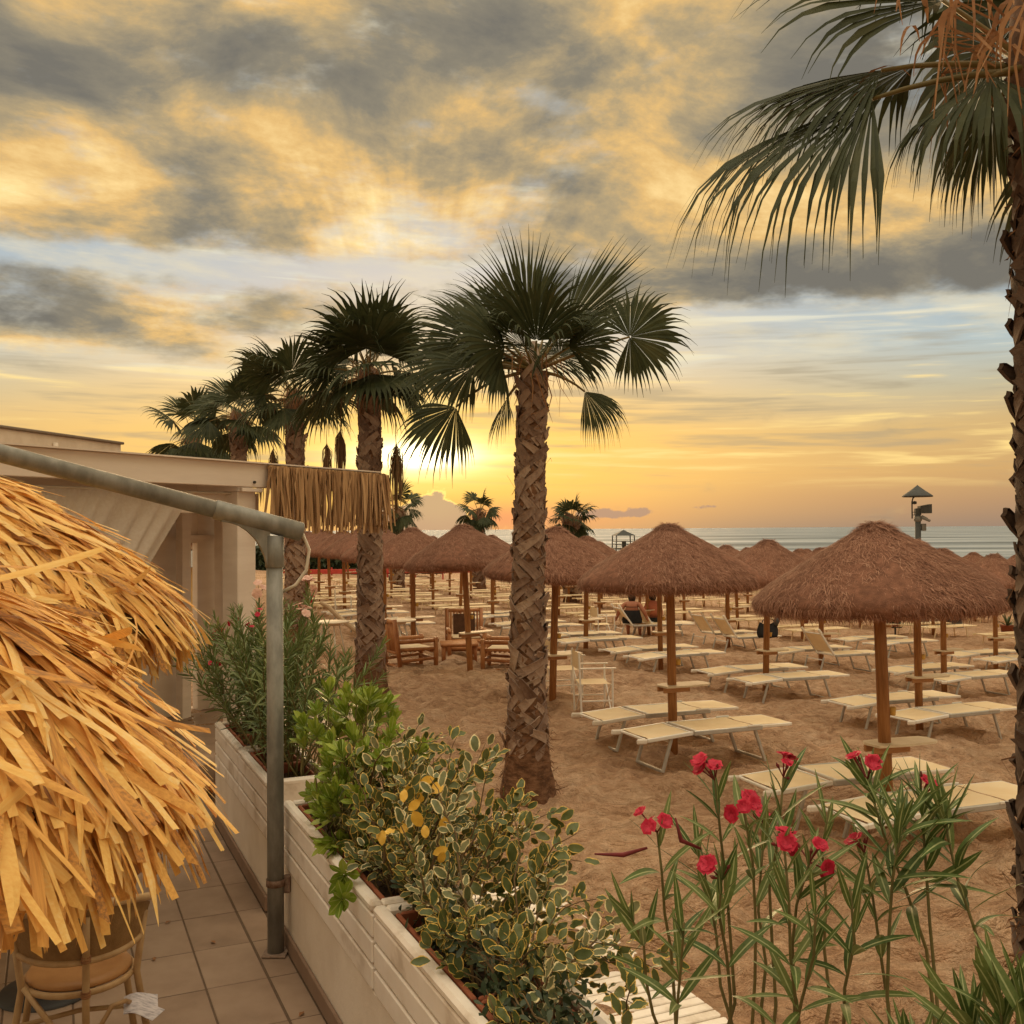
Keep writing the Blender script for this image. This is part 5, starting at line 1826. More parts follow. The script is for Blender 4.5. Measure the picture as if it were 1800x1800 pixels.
st = [((0.90, 2.12, 0.90), wpt(1612, 1405, 2.30)), ((0.92, 2.10, 0.90), wpt(1650, 1430, 2.25)), ((0.88, 2.14, 0.90), wpt(1518, 1372, 2.35)), ((0.90, 2.12, 0.90), wpt(1580, 1440, 2.2))]
oleander('tall two-stemmed oleander standing alone before the sunbed', (0.90, 2.12, 0.87), st, 9, 0.165, 300, leaf_from=0.79, gap=0.025, flowers={0: (1, 'red_petal'), 2: (2, 'red_petal')}, fsize=0.042, spreadang=0.9)
st = [((1.02, 1.85, 0.90), wpt(1745, 1745, 1.95)), ((1.05, 1.82, 0.90), wpt(1795, 1760, 1.9)), ((0.98, 1.90, 0.90), wpt(1690, 1790, 2.0)), ((0.92, 1.95, 0.9), wpt(1590, 1850, 2.0))]
oleander('oleander leaf tuft rising from the lower right corner', (1.0, 1.88, 0.87), st, 13, 0.17, 200, leaf_from=0.74, gap=0.024, spreadang=0.6)

# oleander thicket behind the grey post
rsb = np.random.RandomState(17)
st = []; fl = {}
for i in range(84):
    t_ = rsb.uniform(7.5, 9.7); n_ = rsb.uniform(0.08, 0.36)
    b = tp(t_, n_)
    lean = rsb.normal(0, 0.30, 2)
    h = rsb.uniform(0.45, 1.12) * (1.0 - 0.12 * abs(t_ - 8.8)) + 0.05
    e = b + lean + PN * 0.05
    st.append(((b[0], b[1], 0.88), (e[0], e[1], 0.92 + h)))
red = {3, 11, 19, 27, 41}
fl = {i: (2, 'red_petal') for i in red}
st += [((*tp(8.0, 0.25), 0.88), wpt(540, 1035, 7.9)), ((*tp(7.7, 0.25), 0.88), wpt(530, 1085, 7.6)), ((*tp(8.6, 0.2), 0.88), wpt(455, 1042, 8.3)),
       ((*tp(8.2, 0.15), 0.88), wpt(412, 1090, 8.1)), ((*tp(8.0, 0.15), 0.88), wpt(442, 1108, 8.0)), ((*tp(7.6, 0.25), 0.88), wpt(605, 1150, 7.7))]
fl.update({84: (6, 'pink_petal'), 85: (4, 'pink_petal'), 86: (3, 'pink_petal'), 87: (2, 'red_petal'), 88: (2, 'red_petal')})
oleander('dense oleander thicket with pink and red blooms behind the grey post', (*tp(8.5, 0.2), 0.87), st, 19, 0.135, 300, leaf_from=0.26, gap=0.038, flowers=fl, fsize=0.048, sr=0.007, spreadang=0.95)


def bushy(name, label, t0, t1, tips, seed, mbs, mats, nparts, leafL, nleaf, env, sr=0.006):
    """shrub: tips inside an envelope, branches arching up from the planter"""
    rs = np.random.RandomState(seed)
    c = tp((t0 + t1) / 2, 0.21)
    loc = (c[0], c[1], 0.87)
    root = thing(name, label, 'shrub', loc, 0, 'shrubs in the white planters')
    L0 = np.array(loc)
    lists = [[] for _ in mats]
    for i in range(tips):
        t_, n_, z_ = env(rs)
        e = np.array((*tp(t_, n_), z_)) - L0
        bt = np.clip(t_ + rs.normal(0, 0.25), t0, t1)
        b = np.array((*tp(bt, rs.uniform(0.12, 0.32)), 0.87)) - L0
        ln = np.linalg.norm(e - b)
        pts = curve_pts(b, e, np.array((0, 0, 0.22 * ln)) + rs.normal(0, 0.04, 3), rs, 8, 0.012)
        part('branch', MB().tube(pts, np.linspace(sr * rs.uniform(0.6, 1.3), 0.0016, 8), 5), MAT['stem'], root, True)
        _, _, tot = along(pts, 0.5)
        mi = 0 if len(mats) == 1 else int(rs.rand() < mats[1][1] + 0.5 * max(0, z_ - 1.42))
        u0 = max(0.25, 1 - 0.40 / tot)
        for k in range(nleaf):
            u = u0 + (1 - u0) * (k + rs.rand()) / nleaf
            p, d, _ = along(pts, u)
            a = k * 2.4 + rs.normal(0, 0.3)
            R0 = frame(d, (0.2, 0.1, 1))
            side = R0[:, 1] * math.cos(a) + R0[:, 2] * math.sin(a)
            op = rs.uniform(0.55, 1.25) if u < 0.93 else rs.uniform(0.2, 0.8)
            ld = unit(d * math.cos(op) + side * math.sin(op) + (0, 0, 0.12))
            up = np.array((0, -0.45, 0.8)) + rs.normal(0, 0.4, 3)
            p = p + side * rs.uniform(0.0, 0.035) + rs.normal(0, 0.008, 3)
            lists[mi].append((p, frame(ld, up), leafL * rs.uniform(0.6, 1.15), rs.randint(len(mbs))))
    for (mt, _), it in zip(mats, lists):
        deploy(root, it, mbs, mt, min(nparts, len(it)))
    return root, rs, L0


VAR_ = [leaf_mb(1.0, 0.54 + 0.04 * k, 'ov', 7, 5, b, 0.15, 0.10, 3 + k) for k, b in enumerate((0.05, 0.2, -0.12, 0.35))]
PIT = [leaf_mb(1.0, 0.36 + 0.03 * k, 'obov', 7, 3, b, 0.18, 0.02, 7 + k) for k, b in enumerate((0.05, 0.2, -0.1))]


def env_var(rs):
    while True:
        t_ = rs.uniform(3.55, 6.15); n_ = rs.uniform(-0.06, 0.86); z_ = rs.uniform(0.82, 1.72)
        zm = 1.02 + 0.58 * min(1, max(0, (t_ - 3.45) / 1.25))
        e = ((n_ - 0.36) / (0.50 - 0.12 * max(0, t_ - 4.8))) ** 2 + ((z_ - 1.02) / max(0.1, zm - 1.02 + 0.06)) ** 2
        if z_ < 0.98 and n_ < 0.32: continue
        if e < 1.0 and (e > 0.25 or rs.rand() < 0.5):
            return t_, n_, z_


sh, rs_, L0_ = bushy('variegated_shrub', 'bushy shrub with yellow-edged leaves spilling over the white planter', 3.5, 6.3, 150, 23, VAR_, [(MAT['varieg'], 0), (MAT['varieg_pale'], 0.22)], 150, 0.068, 18, env_var)
gold = [leaf_mesh('gold_leaf', VAR_[k], MAT['gold_leaf']) for k in range(4)]
for i in range(16):
    t_ = rs_.uniform(4.75, 5.15); n_ = rs_.uniform(0.10, 0.34); z_ = rs_.uniform(1.25, 1.55)
    p = np.array((*tp(t_, n_), z_)) - L0_
    o = bpy.data.objects.new('gold_leaf', gold[i % 4]); COL.objects.link(o); o.parent = sh
    m = np.eye(4); m[:3, :3] = frame(rs_.normal(0, 1, 3) + (0, -0.2, -0.5), (0, -1, 0.3)) * rs_.uniform(0.055, 0.08); m[:3, 3] = p + np.array((-0.02, -0.16, 0))
    o.matrix_local = Matrix(m.tolist())


def env_pit(rs):
    while True:
        t_ = rs.uniform(5.55, 7.0); n_ = rs.uniform(-0.02, 0.62); z_ = rs.uniform(0.95, 1.75)
        e = ((n_ - 0.28) / 0.36) ** 2 + ((z_ - 1.08) / 0.64) ** 2 + ((t_ - 6.25) / 0.85) ** 2
        if e < 1 and (e > 0.3 or rs.rand() < 0.4): return t_, n_, z_


def whorl_bush():
    rs = np.random.RandomState(29)
    c = tp(6.2, 0.21); loc = (c[0], c[1], 0.87); L0 = np.array(loc)
    root = thing('glossy_shrub', 'bright green glossy shrub beside the grey post', 'shrub', loc, 0, 'shrubs in the white planters')
    items = []
    tips = [env_pit(rs) for _ in range(100)] + [(5.15, -0.10, 0.93), (5.3, -0.05, 0.98)]
    for (t_, n_, z_) in tips:
        e = np.array((*tp(t_, n_), z_)) - L0
        b = np.array((*tp(np.clip(t_, 5.7, 6.75), rs.uniform(0.12, 0.3)), 0.87)) - L0
        pts = curve_pts(b, e, (0, 0, 0.08), rs, 7, 0.01)
        part('branch', MB().tube(pts, np.linspace(0.006, 0.002, 7), 5), MAT['green_stem'], root, True)
        p, d, _ = along(pts, 0.999)
        for k in range(13):
            a = k * 2.4; lay = k / 13
            R0 = frame(d, (0.2, 0.1, 1))
            side = R0[:, 1] * math.cos(a) + R0[:, 2] * math.sin(a)
            op = 0.35 + 0.95 * lay + rs.normal(0, 0.1)
            ld = unit(d * math.cos(op) + side * math.sin(op) + (0, 0, 0.15))
            items.append((p - d * 0.05 * lay, frame(ld, d + rs.normal(0, 0.2, 3)), rs.uniform(0.07, 0.115), rs.randint(3)))
    deploy(root, items, PIT, MAT['pitto'], 300)


whorl_bush()


def env_dark(rs):
    return rs.uniform(3.5, 4.75), rs.uniform(0.02, 0.30), rs.uniform(0.90, 1.12)


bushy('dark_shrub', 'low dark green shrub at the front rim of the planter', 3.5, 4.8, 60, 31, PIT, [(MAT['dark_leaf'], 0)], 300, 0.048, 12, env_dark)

# ------------------------------------------------------------------ furniture and small things on the beach
MAT['bamboo'] = M('bamboo', [(0.26, 0.095, 0.035), (0.42, 0.18, 0.07), (0.55, 0.28, 0.12)], 0.42, 9, 0.5, 0.5, stretch=(1, 1, 0.5))
MAT['bamboo_dark'] = M('dark_carved_panel', [(0.07, 0.03, 0.015), (0.15, 0.07, 0.035)], 0.6, 12)
MAT['cushion'] = M('cream_seat', [(0.62, 0.48, 0.30), (0.74, 0.60, 0.40)], 0.8, 8)
MAT['skin'] = M('tanned_skin', [(0.34, 0.13, 0.075), (0.46, 0.20, 0.12)], 0.55, 5)
MAT['skin_red'] = M('sunburnt_skin', [(0.40, 0.12, 0.075), (0.50, 0.18, 0.11)], 0.55, 5)
MAT['black_cloth'] = M('black_cloth', [(0.008, 0.008, 0.010), (0.022, 0.021, 0.022)], 0.8, 12)
MAT['hair'] = M('dark_hair', [(0.012, 0.008, 0.006), (0.035, 0.022, 0.015)], 0.6, 40)
MAT['grey_dark'] = M('dark_grey_paint', [(0.05, 0.055, 0.055), (0.085, 0.09, 0.09)], 0.7, 8)
MAT['grey_mid'] = M('weathered_grey', [(0.15, 0.15, 0.14), (0.24, 0.235, 0.22)], 0.7, 8)


def canvas_chair(label, x, y, rz):
    root = thing('director_chair', label, 'chair', (x, y, float(gz(x, y)) - 0.01), rz, 'canvas director chairs')
    w_, d_ = 0.27, 0.22
    for s_ in (-1, 1):
        part('back_post', MB().bar((-d_, s_ * w_, 0.0), (-d_ - 0.03, s_ * w_, 0.90), 0.024, 0.026, up=(1, 0, 0), b=0.005), MAT['white_metal'], root)
        part('front_post', MB().bar((d_, s_ * w_, 0.0), (d_, s_ * w_, 0.655), 0.024, 0.026, up=(1, 0, 0), b=0.005), MAT['white_metal'], root)
        part('armrest', MB().bar((-d_ - 0.02, s_ * w_, 0.668), (d_ + 0.05, s_ * w_, 0.668), 0.042, 0.02, b=0.005), MAT['white_plastic'], root)
        part('foot_bar', MB().bar((-d_ + 0.013, s_ * w_, 0.22), (d_ - 0.013, s_ * w_, 0.22), 0.02, 0.02), MAT['white_metal'], root)
        for k in (-1, 1):
            part('cross_leg', MB().bar((s_ * d_ * 0.93, -k * (w_ - 0.02) + 0.002 * s_, 0.03), (s_ * d_ * 0.93 + 0.024 * (k > 0), k * (w_ - 0.02), 0.44), 0.022, 0.016, up=(1, 0, 0)), MAT['white_metal'], root)
    part('seat_cloth', MB().add([(-d_ + 0.01 + (2 * d_ - 0.02) * i / 4, (w_ - 0.01) * (j / 2 - 1), 0.452 - 0.02 * (1 - abs(j / 2 - 1))) for i in range(5) for j in range(5)],
                                [(i * 5 + j, i * 5 + 5 + j, i * 5 + 6 + j, i * 5 + 1 + j) for i in range(4) for j in range(4)]), MAT['bed_cloth'], root, True)
    v = [(-d_ - 0.028 - 0.02 * (1 - abs(j / 4 - 1) ** 2) + 0.016 * k, (w_ + 0.004) * (j / 4 - 1), 0.655 + 0.225 * i / 3) for k in (0, 1) for i in range(4) for j in range(9)]
    f = []
    for k in (0, 1):
        for i in range(3):
            for j in range(8):
                a = k * 36 + i * 9 + j
                f.append((a, a + 1, a + 10, a + 9))
    part('back_cloth', MB().add(v, f), MAT['bed_cloth'], root, True)
    return root


canvas_chair('cream canvas director chair right of the middle palm trunk', 1.13, 14.5, 0.12)
canvas_chair('cream canvas director chair half hidden behind the middle palm trunk', 0.78, 15.95, 0.25)
canvas_chair('cream canvas director chair beside the seated woman in black', 2.35, 26.8, 0.3)
canvas_chair('distant cream canvas chair seen left of the second palm trunk', -4.95, 30.0, 0.2)


def bamboo_chair(label, x, y, rz):
    root = thing('bamboo_armchair', label, 'armchair', (x, y, float(gz(x, y)) - 0.02), rz, 'bamboo armchairs round the low table')
    w_, d_ = 0.36, 0.36
    T = lambda p, q_, r=0.032, nm='rail', m_='bamboo': part(nm, MB().tube([p, (np.array(p) + np.array(q_)) / 2, q_], [r, r * 1.04, r], 10), MAT[m_], root, True)
    for s_ in (-1, 1):
        y_ = s_ * w_
        T((-d_ + 0.02, y_, 0), (-d_ - 0.10, y_, 0.98), 0.042, 'leg')
        T((d_, y_, 0), (d_, y_, 0.62), 0.042, 'leg')
        T((-d_ - 0.04, y_ * 0.98, 0.56), (d_ + 0.05, y_ * 0.98, 0.56), 0.036, 'armrest')
        T((-d_, y_ * 0.98, 0.42), (d_, y_ * 0.98, 0.42), 0.028, 'side_rail')
        T((-d_, y_ * 0.98, 0.20), (d_, y_ * 0.98, 0.24), 0.03, 'side_rail')
        T((-d_, y_ * 0.98, 0.07), (d_, y_ * 0.98, 0.05), 0.026, 'side_rail')
    T((-d_ - 0.098, -w_, 0.93), (-d_ - 0.098, w_, 0.93), 0.036, 'top_rail')
    T((-d_ - 0.03, -w_, 0.36), (-d_ - 0.03, w_, 0.36), 0.03, 'lower_rail')
    T((d_ - 0.01, -w_, 0.36), (d_ - 0.01, w_, 0.36), 0.034, 'front_rail')
    T((d_ - 0.01, -w_, 0.22), (d_ - 0.01, w_, 0.22), 0.03, 'front_rail')
    T((-d_, -w_, 0.10), (-d_, w_, 0.10), 0.028, 'rear_rail')
    n = 9
    for k in range(n):
        y_ = -w_ * 0.78 + 2 * w_ * 0.78 * k / (n - 1)
        T((-d_ - 0.035, y_, 0.37), (-d_ - 0.092, y_, 0.92), 0.020, 'back_slat')
    part('back_panel', MB().bar((-d_ - 0.055 + 0.028, 0, 0.42), (-d_ - 0.085 + 0.028, 0, 0.86), 0.46, 0.012, up=(1, 0, 0)), MAT['bamboo_dark'], root)
    for k in range(8):
        part('seat_slat', MB().tube([(-d_ + 0.05 + 0.09 * k, -w_ * 0.9, 0.385), (-d_ + 0.05 + 0.09 * k, w_ * 0.9, 0.385)], 0.022, 8), MAT['bamboo'], root, True)
    part('seat_pad', MB().box((0, 0, 0.425), (0.60, 0.58, 0.035), b=0.015), MAT['cushion'], root)
    return root


bamboo_chair('bamboo armchair with its slatted back to us beside the second palm trunk', -1.92, 19.25, RAD(28))
bamboo_chair('bamboo armchair facing us behind the umbrella pole', -0.98, 21.3, RAD(-83))
bamboo_chair('bamboo armchair facing left, partly behind the middle palm trunk', -0.15, 19.2, RAD(172))


def bamboo_table():
    x, y = -1.05, 20.0
    root = thing('bamboo_table', 'low bamboo table between the bamboo armchairs', 'table', (x, y, float(gz(x, y))), 0.1)
    for sx in (-1, 1):
        for sy in (-1, 1):
            part('leg', MB().tube([(sx * 0.3, sy * 0.26, 0), (sx * 0.3, sy * 0.26, 0.36)], 0.035, 10), MAT['bamboo'], root, True)
        part('rail', MB().tube([(sx * 0.3, -0.26, 0.12), (sx * 0.3, 0.26, 0.12)], 0.025, 8), MAT['bamboo'], root, True)
    for k in range(9):
        part('top_slat', MB().tube([(-0.36, -0.28 + 0.07 * k, 0.375), (0.36, -0.28 + 0.07 * k, 0.375)], 0.034, 8), MAT['bamboo'], root, True)


bamboo_table()


def cafe_table(label, x, y, r=0.37, h=0.74):
    root = thing('cafe_table', label, 'table', (x, y, float(gz(x, y))), 0.0, 'round white cafe tables')
    part('table_top', MB().lathe([(0, h), (r, h), (r + 0.012, h - 0.014), (r - 0.01, h - 0.035), (0, h - 0.035)], 32), MAT['shelf'], root, True)
    part('apron', MB().lathe([(r * 0.5, h - 0.036), (r * 0.5, h - 0.09)], 24), MAT['shelf'], root, True)
    for a in (0.5, 2.07, 3.64, 5.2):
        part('leg', MB().tube([(r * 0.45 * math.cos(a), r * 0.45 * math.sin(a), h - 0.04), (r * 0.85 * math.cos(a), r * 0.85 * math.sin(a), 0)], 0.016, 8), MAT['white_metal'], root, True)


cafe_table('round white table left of the second palm trunk', -3.72, 21.0)
cafe_table('round white table just behind the slatted bamboo armchair', -2.35, 20.6, 0.40, 0.80)


def leaning_beam():
    o = link('wooden_beam', MB().tube([(0, 0, -0.05), (-0.5, 0.2, 0.30), (-0.75, 0.32, 0.52), (-0.95, 0.4, 0.62)], [0.055, 0.055, 0.05, 0.04], 10).mesh('wooden_beam', M('bleached_wood', [(0.36, 0.24, 0.14), (0.52, 0.38, 0.24)], 0.8, 9)), None, (-3.4, 22.8, 0.35))
    tag(o, 'bleached wooden beam leaning beside the second palm trunk', 'beam')


leaning_beam()

# ------------------------------------------------------------------ white slatted walkway on the sand
def walkway():
    root = thing('slatted_walkway', 'white slatted walkway on the sand behind the yellow-edged shrub', 'walkway', (0.52, 5.55, 0.035), PRZ)
    me = MB().box((0, 0, 0), (0.068, 0.92, 0.026), b=0.005).mesh('slat', MAT['white_paint'])
    for k in range(-12, 26):
        link('slat', me, root, (k * 0.082, random.uniform(-0.004, 0.004), random.uniform(-0.002, 0.002)))
    for y in (-0.36, 0.36):
        part('bearer', MB().box((0.53, y, -0.035), (3.2, 0.06, 0.044)), MAT['white_paint'], root)


walkway()

# ------------------------------------------------------------------ people
def skin_person(name, label, loc, rz, J, E_, rad, mat, root_i=0):
    t = thing(name, label, 'person', loc, rz)
    me = bpy.data.meshes.new('body')
    me.from_pydata(J, E_, [])
    me.materials.append(mat)
    o = link('body', me, t)
    md = o.modifiers.new('Skin', 'SKIN'); md.use_smooth_shade = True
    sk = me.skin_vertices[0].data
    for i, r in enumerate(rad):
        sk[i].radius = r if isinstance(r, tuple) else (r, r)
    sk[root_i].use_root = True
    sb = o.modifiers.new('Subdivision', 'SUBSURF'); sb.levels = 2; sb.render_levels = 2
    return t


def ell_tube(pts, rx, ry, n=18):
    """stack of ellipses in the xy plane"""
    mb = MB(); vs = []
    for (x, y, z), a, b in zip(pts, rx, ry):
        for j in range(n):
            t_ = 2 * math.pi * j / n
            vs.append((x + a * math.cos(t_), y + b * math.sin(t_), z))
    k = len(pts)
    f = [(i * n + j, i * n + (j + 1) % n, (i + 1) * n + (j + 1) % n, (i + 1) * n + j) for i in range(k - 1) for j in range(n)]
    return mb.add(vs, f)


def seated(label, loc, rz, mat, suit, heavy=1.0, arm_out=0.16, lean=-0.03):
    h = heavy
    J = [(0, 0, 0.10), (0, lean * 0.4, 0.26), (0, lean, 0.42), (0, lean + 0.01, 0.53), (0, lean + 0.03, 0.60), (0, lean + 0.05, 0.68), (0, lean + 0.055, 0.76),   # pelvis..head
         (-0.16 * h, lean + 0.01, 0.52), (-0.22 * h - arm_out * 0.5, lean - 0.02, 0.30), (-0.22 * h - arm_out, lean + 0.06, 0.09), (-0.23 * h - arm_out, lean + 0.13, 0.05),
         (0.16 * h, lean + 0.01, 0.52), (0.22 * h + arm_out * 0.4, lean - 0.02, 0.30), (0.22 * h + arm_out * 0.8, lean + 0.10, 0.09), (0.23 * h + arm_out * 0.8, lean + 0.17, 0.05),
         (-0.11 * h, 0.16, 0.10), (-0.13 * h, 0.46, 0.09), (-0.13 * h, 0.52, -0.34), (-0.13 * h, 0.66, -0.38),
         (0.11 * h, 0.16, 0.10), (0.13 * h, 0.46, 0.09), (0.13 * h, 0.52, -0.34), (0.13 * h, 0.66, -0.38)]
    E_ = [(0, 1), (1, 2), (2, 3), (3, 4), (4, 5), (5, 6), (3, 7), (7, 8), (8, 9), (9, 10), (3, 11), (11, 12), (12, 13), (13, 14),
          (0, 15), (15, 16), (16, 17), (17, 18), (0, 19), (19, 20), (20, 21), (21, 22)]
    rad = [(0.19 * h, 0.14 * h), (0.165 * h, 0.125 * h), (0.165 * h, 0.115 * h), (0.12, 0.085), (0.058, 0.058), (0.085, 0.095), (0.07, 0.08),
           (0.07, 0.07), (0.050 * h, 0.050 * h), (0.036, 0.036), (0.035, 0.025),
           (0.07, 0.07), (0.050 * h, 0.050 * h), (0.036, 0.036), (0.035, 0.025),
           (0.10 * h, 0.10 * h), (0.068 * h, 0.068 * h), (0.045, 0.045), (0.04, 0.03), (0.10 * h, 0.10 * h), (0.068 * h, 0.068 * h), (0.045, 0.045), (0.04, 0.03)]
    t = skin_person('person', label, loc, rz, J, E_, rad, mat)
    part('hair', ell_tube([(0, lean + 0.03, 0.60), (0, lean + 0.02, 0.66), (0, lean + 0.03, 0.74), (0, lean + 0.045, 0.81), (0, lean + 0.05, 0.845), (0, lean + 0.05, 0.855)],
                          [0.075, 0.10, 0.108, 0.09, 0.05, 0.005], [0.06, 0.09, 0.108, 0.09, 0.05, 0.005]), MAT['hair'], t, True)
    if suit:
        part('swimsuit', ell_tube([(0, 0.0, 0.00), (0, lean * 0.2, 0.10), (0, lean * 0.5, 0.24), (0, lean, 0.33), (0, lean, 0.36)],
                                  [0.21 * h, 0.225 * h, 0.19 * h, 0.178 * h, 0.172 * h], [0.165 * h, 0.175 * h, 0.15 * h, 0.132 * h, 0.124 * h]), MAT['black_cloth'], t, True)
        part('strap', ell_tube([(0, lean, 0.445), (0, lean, 0.462)], [0.176 * h, 0.176 * h], [0.124 * h, 0.124 * h]), MAT['black_cloth'], t, True)
    else:
        part('shorts', ell_tube([(0, 0.0, -0.01), (0, lean * 0.2, 0.06), (0, lean * 0.3, 0.13)], [0.20 * h, 0.215 * h, 0.195 * h], [0.16 * h, 0.165 * h, 0.148 * h]), MAT['black_cloth'], t, True)
    return t


def stand_on_bed(x, y, up=0.40):
    return (x, y, float(gz(x, y)) + up)


# the bed the two of them sit on
bseat = tree_copy(bed_up)
place(bseat, (3.55, 28.45, float(gz(3.55, 28.45)) - 0.01), BED_RZ - 0.1, 'cream raised-back sunbed with a woman in black sitting on it', 'cream sunbeds in pairs under the umbrellas')
seated('woman in a black swimsuit sitting with her back to us', stand_on_bed(3.30, 28.35), RAD(-12), MAT['skin'], True, 1.25, 0.18)
b2 = SPECIAL_BED[(2, 4, 0)]
b2.location = (4.25, 29.5, float(gz(4.25, 29.5)) - 0.01); b2['label'] = 'cream sunbed with a sunburnt bare-backed person sitting on it'
seated('bare-backed sunburnt person sitting right of the woman in black', stand_on_bed(4.02, 29.45), RAD(5), MAT['skin_red'], False, 1.05, 0.03)


def bag():
    x, y = 6.28, 25.3
    root = thing('beach_bag', 'black beach bag slumped behind the second-row umbrella pole', 'bag', (x, y, float(gz(x, y)) + 0.39), 0.2)
    vs = []
    n = 20; k = 7
    for i in range(k):
        u = i / (k - 1)
        rx = 0.27 * (0.55 + 0.5 * math.sin(math.pi * (0.25 + 0.62 * u))); ry = 0.13 * (1.1 - 0.75 * u)
        for j in range(n):
            a = 2 * math.pi * j / n
            dip = -0.07 * u * math.cos(a) ** 2 * -1
            vs.append((rx * math.cos(a), ry * math.sin(a), 0.02 + 0.30 * u + dip * u + 0.012 * math.sin(5 * a + 4 * u)))
    f = [(i * n + j, i * n + (j + 1) % n, (i + 1) * n + (j + 1) % n, (i + 1) * n + j) for i in range(k - 1) for j in range(n)]
    f.append(tuple(range(n))[::-1])
    part('pouch', MB().add(vs, f), MAT['black_cloth'], root, True)
    part('handle', MB().tube([(-0.16, 0, 0.33), (-0.12, 0, 0.44), (0.0, 0, 0.48), (0.14, 0, 0.46), (0.2, 0, 0.36)], 0.012, 6), MAT['black_cloth'], root, True)
    part('towel_end', MB().tube([(0.2, 0, 0.30), (0.26, 0, 0.44), (0.27, 0.02, 0.52)], [0.07, 0.075, 0.05], 8), MAT['grey_dark'], root, True)


bag()


# ------------------------------------------------------------------ mast, tower, breakwater and things at the back
def mast():
    x, y = 15.85, 40.0
    g = float(gz(x, y))
    root = thing('speaker_mast', 'grey mast with a thatched cap, loudspeaker and floodlights above the umbrella', 'mast', (x, y, g))
    Z = lambda z: z - g
    part('pole', MB().tube([(0, 0, -0.3), (0, 0, 1.5), (0, 0, Z(3.05))], [0.13, 0.12, 0.11], 12), MAT['grey_dark'], root, True)
    part('cap', MB().lathe([(0.0, Z(4.22)), (0.04, Z(4.18)), (0.30, Z(3.98)), (0.56, Z(3.80)), (0.58, Z(3.76)), (0.54, Z(3.74)), (0.2, Z(3.84)), (0.0, Z(3.9))], 22), MAT['grey_dark'], root, True)
    part('cap_pole', MB().tube([(0.0, 0, Z(3.85)), (-0.18, 0, Z(3.70)), (-0.22, 0, Z(3.55)), (-0.22, 0, Z(2.90))], 0.028, 8), MAT['grey_dark'], root, True)
    for z in (3.15, 3.04):
        part('cross_arm', MB().tube([(-0.24, 0, Z(z)), (0.05, 0, Z(z))], 0.014, 6), MAT['grey_dark'], root)
    part('siren', MB().lathe([(0.0, -0.07), (0.08, -0.05), (0.085, 0.04), (0.0, 0.07)], 14, c=(-0.14, -0.05, Z(3.52))), MAT['grey_dark'], root, True)
    v = [(0.05, -0.16, Z(3.10)), (0.05, 0.16, Z(3.10)), (0.05, 0.16, Z(3.38)), (0.05, -0.16, Z(3.38)), (0.47, -0.22, Z(3.10)), (0.47, 0.22, Z(3.10)), (0.47, 0.22, Z(3.46)), (0.47, -0.22, Z(3.46))]
    part('loudspeaker', MB().add(v, [(0, 1, 2, 3), (4, 7, 6, 5), (0, 4, 5, 1), (3, 2, 6, 7), (0, 3, 7, 4), (1, 5, 6, 2)]), MAT['grey_dark'], root)
    part('mast_head', MB().box((0, 0, Z(3.16)), (0.22, 0.22, 0.28), b=0.03), MAT['grey_dark'], root)
    for k, (dx_, dz_) in enumerate(((0.26, 2.90), (0.34, 2.83))):
        part('floodlight', MB().bar((0.10, -0.1 - 0.05 * k, Z(dz_ + 0.10)), (dx_ + 0.06, -0.15 - 0.05 * k, Z(dz_ - 0.03)), 0.13, 0.09, b=0.015), MAT['grey_mid'], root)
    part('lamp_housing', MB().lathe([(0.0, Z(3.02)), (0.12, Z(2.98)), (0.16, Z(2.84)), (0.10, Z(2.76))], 12), MAT['grey_mid'], root, True)
    part('junction_box', MB().box((0.20, -0.06, Z(2.56)), (0.17, 0.12, 0.28), b=0.012), MAT['grey_mid'], root)


mast()


def tower():
    x, y = 11.4, 105.0
    g = float(gz(x, y))
    root = thing('lifeguard_tower', 'small dark lifeguard tower with hipped roof against the sea', 'tower', (x, y, g), 0.12)
    Z = lambda z: z - g
    v = [(-1.05, -1.05, Z(1.85)), (1.05, -1.05, Z(1.85)), (1.05, 1.05, Z(1.85)), (-1.05, 1.05, Z(1.85)), (0, 0, Z(2.45))]
    part('roof', MB().add(v, [(0, 1, 4), (1, 2, 4), (2, 3, 4), (3, 0, 4), (3, 2, 1, 0)]), MAT['grey_dark'], root)
    for sx in (-1, 1):
        for sy in (-1, 1):
            part('post', MB().bar((sx * 1.05, sy * 1.05, -0.3), (sx * 0.92, sy * 0.92, Z(1.86)), 0.10, 0.10, up=(1, 0, 0)), MAT['grey_dark'], root)
    part('platform', MB().box((0, 0, Z(0.52)), (2.15, 2.15, 0.14), b=0.02), MAT['grey_dark'], root)
    for z in (0.95, 1.25):
        for s_ in (-1, 1):
            part('rail', MB().bar((-0.98, s_ * 0.98, Z(z)), (0.98, s_ * 0.98, Z(z)), 0.05, 0.05), MAT['grey_dark'], root)
            part('rail', MB().bar((s_ * 0.98, -0.95, Z(z)), (s_ * 0.98, 0.95, Z(z)), 0.05, 0.05), MAT['grey_dark'], root)
    part('chair', MB().box((0.05, 0, Z(0.95)), (0.4, 0.4, 0.7), b=0.05), MAT['grey_dark'], root)
    part('ladder', MB().bar((-0.3, -1.6, 0), (-0.3, -1.1, Z(0.5)), 0.5, 0.06, up=(0, -1, 0.3)), MAT['grey_dark'], root)


tower()


